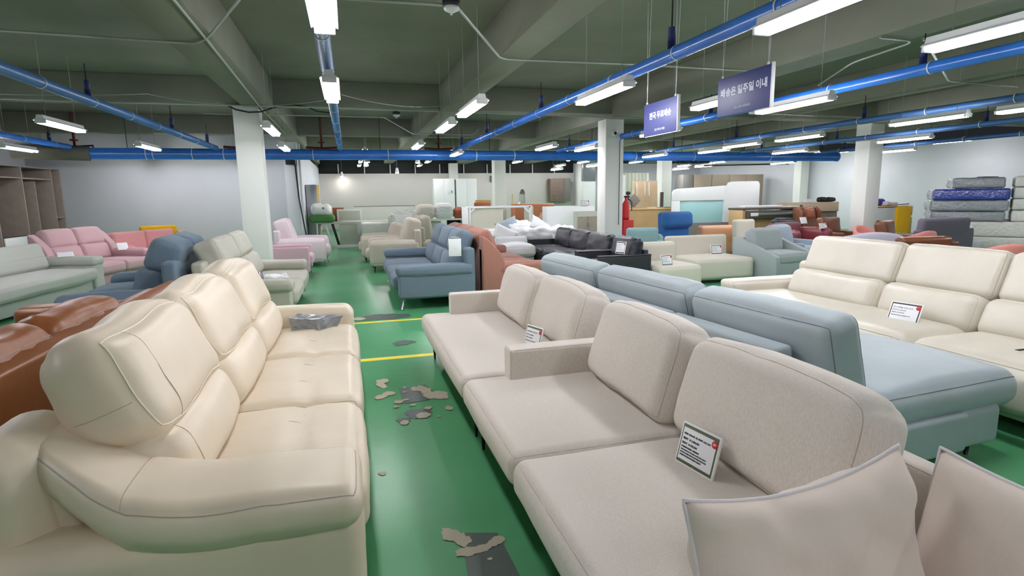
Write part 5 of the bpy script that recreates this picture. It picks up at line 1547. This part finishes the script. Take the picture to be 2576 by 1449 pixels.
b_ = T_.nodes['Principled BSDF']
co_ = T_.nodes.new('ShaderNodeTexCoord')
vo = T_.nodes.new('ShaderNodeTexVoronoi')
vo.inputs['Scale'].default_value = 6
r_ = T_.nodes.new('ShaderNodeValToRGB')
r_.color_ramp.elements[0].position = 0.30
r_.color_ramp.elements[1].position = 0.32
r_.color_ramp.elements[0].color = (1, 1, 1, 1)
r_.color_ramp.elements[1].color = (0, 0, 0, 1)
mx_ = T_.nodes.new('ShaderNodeMixRGB')
hs_ = T_.nodes.new('ShaderNodeHueSaturation')
hs_.inputs['Value'].default_value = 0.5
mx_.inputs[1].default_value = srgb('#e4e4e2')
T_.links.new(co_.outputs['Object'], vo.inputs['Vector'])
T_.links.new(vo.outputs['Distance'], r_.inputs[0])
T_.links.new(vo.outputs['Color'], hs_.inputs['Color'])
T_.links.new(r_.outputs[0], mx_.inputs[0])
T_.links.new(hs_.outputs[0], mx_.inputs[2])
T_.links.new(mx_.outputs[0], b_.inputs['Base Color'])
o = boxy('wooden_block', 'short brown board lying on the pale table behind the patterned cushion', 'board', 'rust', -0.5, -0.15, 19.5, 19.58, 0.83, 1.27)
t = thing('low_partition', 'low beige partition running along the far wall', 'partition', (1.6, 27.0, 0))
box('panel', t, 'partition_paint', (0, 0, 0.58), (2.7, 0.08, 1.16), 0.004)
box('cap_strip', t, 'wood_grey', (0, 0, 1.175), (2.72, 0.1, 0.03), 0.003)

def wardrobe(lab, x):
    t = thing('wardrobe', lab, 'wardrobe', (x, 26.3, 0), 0, 'white double-door wardrobes')
    box('carcass', t, 'white_lac', (0, 0.02, 1.18), (0.95, 0.6, 2.36), 0.004)
    for s in (-1, 1):
        box('door', t, 'bright_white', (s * 0.236, -0.30, 1.19), (0.466, 0.025, 2.32), 0.004)
    return t
wardrobe('white double-door wardrobe, left one of the pair at the far wall', 4.20)
wardrobe('white double-door wardrobe, right one of the pair at the far wall', 5.22)
t = thing('notice_paper', 'small printed notice on the left white wardrobe door', 'notice', (4.46, 25.975, 1.78))
box('sheet', t, 'card', (0, 0, 0), (0.24, 0.006, 0.17), 0.001)
box('printed_block', t, 'ink', (0.07, -0.004, 0.0), (0.03, 0.003, 0.10), 0.0005)
boxy('wall_speaker', 'small dark grey box on the far wall right of the white wardrobes', 'speaker', 'grey_board', 7.25, 7.47, 29.7, 29.84, 2.30, 2.60)
boxy('wall_speaker', 'black box speaker under the thick pipe by the opening', 'speaker', 'dark', -1.66, -1.40, 17.85, 18.08, 2.55, 2.70)
tag(tube('cable', [(-1.42, 18.06, 2.55), (-1.38, 18.05, 1.6), (-1.30, 18.05, 0.9), (-1.20, 18.05, 0.1)], 0.02, 'wire', None, n=6), 'black cable hanging down the white wall corner left of the steel cabinet', 'cable')

t = thing('display_bench', 'long white display bench carrying the poufs', 'bench', (2.75, 19.3, 0))
box('tabletop', t, 'white_lac', (0, 0.1, 0.82), (2.1, 0.8, 0.05), 0.004)
for x in (-0.9, 0.95):
    box('leg', t, 'white_lac', (x, 0.1, 0.4), (0.05, 0.7, 0.79), 0.004)
box('back_panel', t, 'dark', (0.72, 0.3, 0.42), (0.50, 0.04, 0.70), 0.004)
box('front_panel', t, 'olive_desk', (-0.2, -0.1, 0.42), (0.8, 0.04, 0.7), 0.004)
def pouf(lab, x, w, h, mat, kind):
    t = thing('pouf', lab, 'pouf', (x, 19.25, 0.846), 0, 'poufs on the white bench')
    fn = None
    if kind == 'knit':
        fn = lambda v, u: Vector((v.x, v.y - 0.008 * math.sin(v.z * 55 + 1.5 * math.sin(v.x * 20)) * (u[1] < -0.5), v.z))
    soft('body', t, mat, (0, 0, h / 2), (w, w * 0.9, h), 0.15, (0.02, 0.02, 0.02), fn=fn, flat=(10, 4, 12), k=4, wr=0.008)
    if kind == 'star':
        for q in (-0.24, -0.05, 0.14, 0.28):
            mesh('motif', [(q - 0.045, -w * 0.45 - 0.03, 0.17), (q, -w * 0.45 - 0.032, 0.12), (q + 0.045, -w * 0.45 - 0.03, 0.17), (q, -w * 0.45 - 0.032, 0.22)], [(0, 1, 2, 3)], 'rosy', t, False)
pouf('cream pouf with small pink star motifs, left one on the white bench', 2.45, 0.60, 0.47, 'ecru', 'star')
pouf('cream knitted wavy pouf in the middle of the white bench', 3.06, 0.58, 0.50, 'white_cloth', 'knit')
pouf('rust brown leather pouf at the right end of the white bench', 3.56, 0.38, 0.36, 'rust', '')
o = soft('bedding_bag', None, 'plastic_wrap', (0, 0, 0), (0.72, 0.5, 0.30), 0.12, wr=0.06, wf=8, flat=10).obj
o.location = (1.72, 18.9, 0.99)
tag(o, 'clear plastic bag of bedding at the left end of the white bench', 'bag')
o = soft('folded_bedding', None, 'white_cloth', (0, 0, 0), (0.62, 0.42, 0.20), 0.08, wr=0.03, wf=8, flat=8).obj
o.location = (1.72, 18.9, 0.96)
tag(o, 'white bedding inside the clear bag at the left of the bench', 'bedding')
mattress('white-topped mattress lying flat behind the sand recliners', 0.34, 1.30, 0.44, 0.82, 'mattress_white', 18.0, 0.9, None, 'mattresses behind the recliners')
mattress('white mattress standing tilted left of the taupe recliner', 1.20, 1.75, 0.30, 1.12, 'mattress_white', 16.6, 1.0, None, 'mattresses behind the recliners')
boxy('stand', 'grey block under the flat mattress behind the sand recliners', 'block', 'grey_board', 0.4, 1.25, 18.1, 18.8, 0, 0.436)
boxy('stand', 'grey block under the tilted mattress', 'block', 'grey_board', 1.25, 1.7, 16.7, 17.5, 0, 0.30)
boxy('cardboard_box', 'cardboard box right of the white wardrobes', 'box', 'cardboard', 5.28, 5.86, 24.0, 24.5, 0.0, 1.40)
sofa('dining_chair', 'rust brown leather chair back right of the white wardrobes', 'chair', (5.2, 22.2, 0), 10, 0.72, 0.7, 'rust', seats=1, sh=0.6, arms=(0, 0), back='low', bh=1.29, bt=0.12, legs='metal', lh=0.3, seam='seam')

# leaning bed frame and boards
def bed_frame():
    t = thing('bed_headboard', 'white framed headboard with cut corners standing left of the white cabinet', 'headboard', (4.05, 15.6, 0))
    W, z0, z1 = 1.90, 0.55, 1.30
    box('panel', t, 'ecru', (-0.42, 0.03, 0.75), (1.05, 0.03, 1.1), 0.004)
    box('frame', t, 'bright_white', (0, 0, z1 - 0.03), (W, 0.07, 0.06), 0.01)
    box('frame', t, 'bright_white', (-W / 2 + 0.10, 0, 0.65), (0.06, 0.07, 1.24), 0.01)
    box('frame', t, 'bright_white', (W / 2 - 0.05, 0, 0.65), (0.06, 0.07, 1.24), 0.01)
    box('frame', t, 'bright_white', (-0.1, 0, 0.66), (W - 0.1, 0.07, 0.05), 0.01)
    for s in (-1, 1):
        box('corner_brace', t, 'bright_white', (s * (W / 2 - 0.16), -0.01, z1 - 0.12), (0.20, 0.03, 0.05), 0.005, rot=(0, s * 45, 0))
        lathe('bolt', [(0.018, 0), (0.018, 0.01)], 'dark', t, n=10).matrix_local = Matrix.Translation((s * (W / 2 - 0.06) - 0.02, -0.036, z1 - 0.04)) @ Euler((math.pi / 2, 0, 0)).to_matrix().to_4x4()
bed_frame()
boxy('board', 'white board standing left of the framed headboard', 'board', 'white_lac', 2.95, 3.12, 15.4, 15.46, 0, 1.29)
boxy('board', 'beige board standing between the framed headboard and the orange sofa', 'board', 'ecru', 5.04, 5.14, 15.9, 16.5, 0, 1.26)
boxy('leather_sofa', 'orange leather sofa back standing behind the headboard', 'sofa', 'orange', 5.85, 7.40, 20.3, 20.9, 0.0, 1.26, 0.05)
boxy('stool', 'peach box stool in front of the orange sofa back', 'stool', 'peach', 6.15, 6.36, 18.0, 18.3, 0.0, 1.0, 0.01)
boxy('tv_console', 'dark low shelf in front of the orange sofa back', 'shelf', 'desk_dark', 5.75, 6.30, 17.5, 17.9, 0.0, 0.72, 0.01)
o = lathe('spray_bottle', [(0.04, 0), (0.045, 0.1), (0.03, 0.17), (0.018, 0.19), (0.018, 0.22)], 'rosy', None, n=14)
o.location = (5.90, 17.6, 0.722)
tag(o, 'small pinkish bottle on the dark low shelf', 'bottle')
t = thing('oval_mirror', 'oval standing mirror before the far wall', 'mirror', (8.12, 27.0, 0))
def oval(name, w, h, d, mat, y, zc):
    n = 40
    vs = [(w / 2 * (abs(math.cos(a)) ** 0.8) * (1 if math.cos(a) > 0 else -1), y, zc + h / 2 * (abs(math.sin(a)) ** 0.8) * (1 if math.sin(a) > 0 else -1)) for a in [2 * math.pi * i / n for i in range(n)]]
    vs += [(x, y + d, z) for (x, yy, z) in vs]
    f = [tuple(range(n)), tuple(reversed(range(n, 2 * n)))] + [(i, i + n, (i + 1) % n + n, (i + 1) % n) for i in range(n)]
    return mesh(name, vs, f, mat, t, False)
oval('mirror_frame', 0.46, 1.9, 0.03, 'white_lac', 0.0, 0.96)
oval('mirror_glass', 0.42, 1.86, 0.006, 'mirror', -0.008, 0.96)
t.rotation_euler = (-0.10, 0.10, 0.3)
o = tube('pole', [(7.35, 26.0, 0.0), (7.5, 26.4, 1.62)], 0.03, 'wood_light', None, n=8)
tag(o, 'thin wooden pole leaning left of the oval mirror', 'pole')
t = thing('wall_cabinet', 'walnut and dark glass cabinet hanging on the far wall', 'cabinet', (11.0, 29.5, 1.22), 0)
box('door', t, 'wood_walnut', (-0.17, 0, 0.60), (0.80, 0.40, 1.22), 0.004)
box('glass_door', t, 'grey_board', (0.42, 0, 0.60), (0.36, 0.38, 1.22), 0.004)
boxy('light_panel', 'bright white upright panel left of the middle pillar', 'panel', 'bright_white', 11.35, 12.0, 26.95, 27.0, 0.0, 2.2)
boxy('curtain', 'grey fabric roll above the bright white panel', 'curtain', 'grey_plastic', 11.4, 12.1, 27.1, 27.4, 2.22, 3.75, 0.05)
t = thing('white_counter', 'white lacquered counter with a grey double-door cabinet niche, left of the middle pillar', 'counter', (5.95, 15.0, 0))
box('body', t, 'bright_white', (0, 0.2, 0.63), (1.42, 0.4, 1.27), 0.01)
cbn = box('cabinet', t, 'olive_desk', (0.40, -0.08, 0.56), (0.66, 0.28, 1.12), 0.004)
for s in (-1, 1):
    d = box('door', t, 'wood_grey', (0.40 + s * 0.15, -0.235, 0.50), (0.29, 0.02, 0.96), 0.003)
    box('handle', d, 'chrome', (0.40 + s * 0.03, -0.25, 0.75), (0.012, 0.015, 0.12), 0.003)
price_card('white price card on top of the white counter left of the middle pillar', (6.35, 14.95, 1.272), 0, tilt=-8, w=0.26, h=0.15, frame='ink')

# white bedding heap and white sofa behind the brick sofa
t = thing('sofa_bed', 'white day bed piled with crumpled bedding behind the black leather sofa', 'bed', (4.1, 13.2, 0))
soft('mattress', t, 'white_cloth', (0, 0, 0.38), (2.0, 1.7, 0.36), 0.10, wr=0.02, flat=10)
soft('base', t, 'white_lac', (0, 0, 0.1), (1.9, 1.6, 0.2), 0.02, flat=1)
for i, (x, y, z, w, d, h, r, lab) in enumerate(((3.5, 12.9, 0.68, 0.9, 0.5, 0.22, 5, 'crumpled white quilt at the left of the bedding heap'), (4.1, 12.75, 0.72, 0.9, 0.6, 0.26, -8, 'folded white quilt in the middle of the bedding heap'),
                                               (4.75, 13.0, 0.70, 0.9, 0.6, 0.24, 10, 'loose white quilt spread at the right of the bedding heap'), (3.95, 13.3, 0.85, 0.7, 0.4, 0.22, 15, 'thick white quilt on top at the rear of the bedding heap'))):
    o = soft('quilt', None, 'white_cloth', (0, 0, 0), (w, d, h), 0.10, wr=0.07, wf=4.5, seed=i * 4.0, flat=12).obj
    o.location = (x, y, z)
    o.rotation_euler = (0, 0, r * D2R)
    tag(o, lab, 'bedding', 'bedding on the white day bed')
for i, (x, y, z, rx, ry, mat, lab) in enumerate(((3.35, 12.5, 0.72, -10, 25, 'white_cloth', 'white pillow standing on edge at the left of the bedding heap'), (3.62, 13.2, 0.86, -20, -20, 'ash_blue', 'pale grey-blue pillow on top of the bedding heap'),
                                                (4.35, 13.0, 0.86, -20, 30, 'white_cloth', 'small white pillow on edge in the middle of the bedding heap'), (2.95, 13.6, 0.70, -60, 10, 'lilac', 'pale round pillow behind the brick sofa'))):
    o = pillow('bed_pillow', None, mat, 0.55, 0.36, 0.16, place((x, y, z), (rx, ry, 15 * (i - 1))), seed=i * 2.0, n=12)
    tag(o, lab, 'pillow', 'pillows on the white day bed')
sofa('fabric_sofa', 'white puffy sofa showing its round cushion front left of the black leather sofa', 'sofa', (3.40, 11.85, 0), 0, 0.72, 0.76, 'white_cloth', seats=1, sh=0.52, ah=0.5, aw=0.1, arms=(0, 0), back='low', bh=0.66, bt=0.2, legs=None, lh=0.05, seam='seam', puff=0.08)
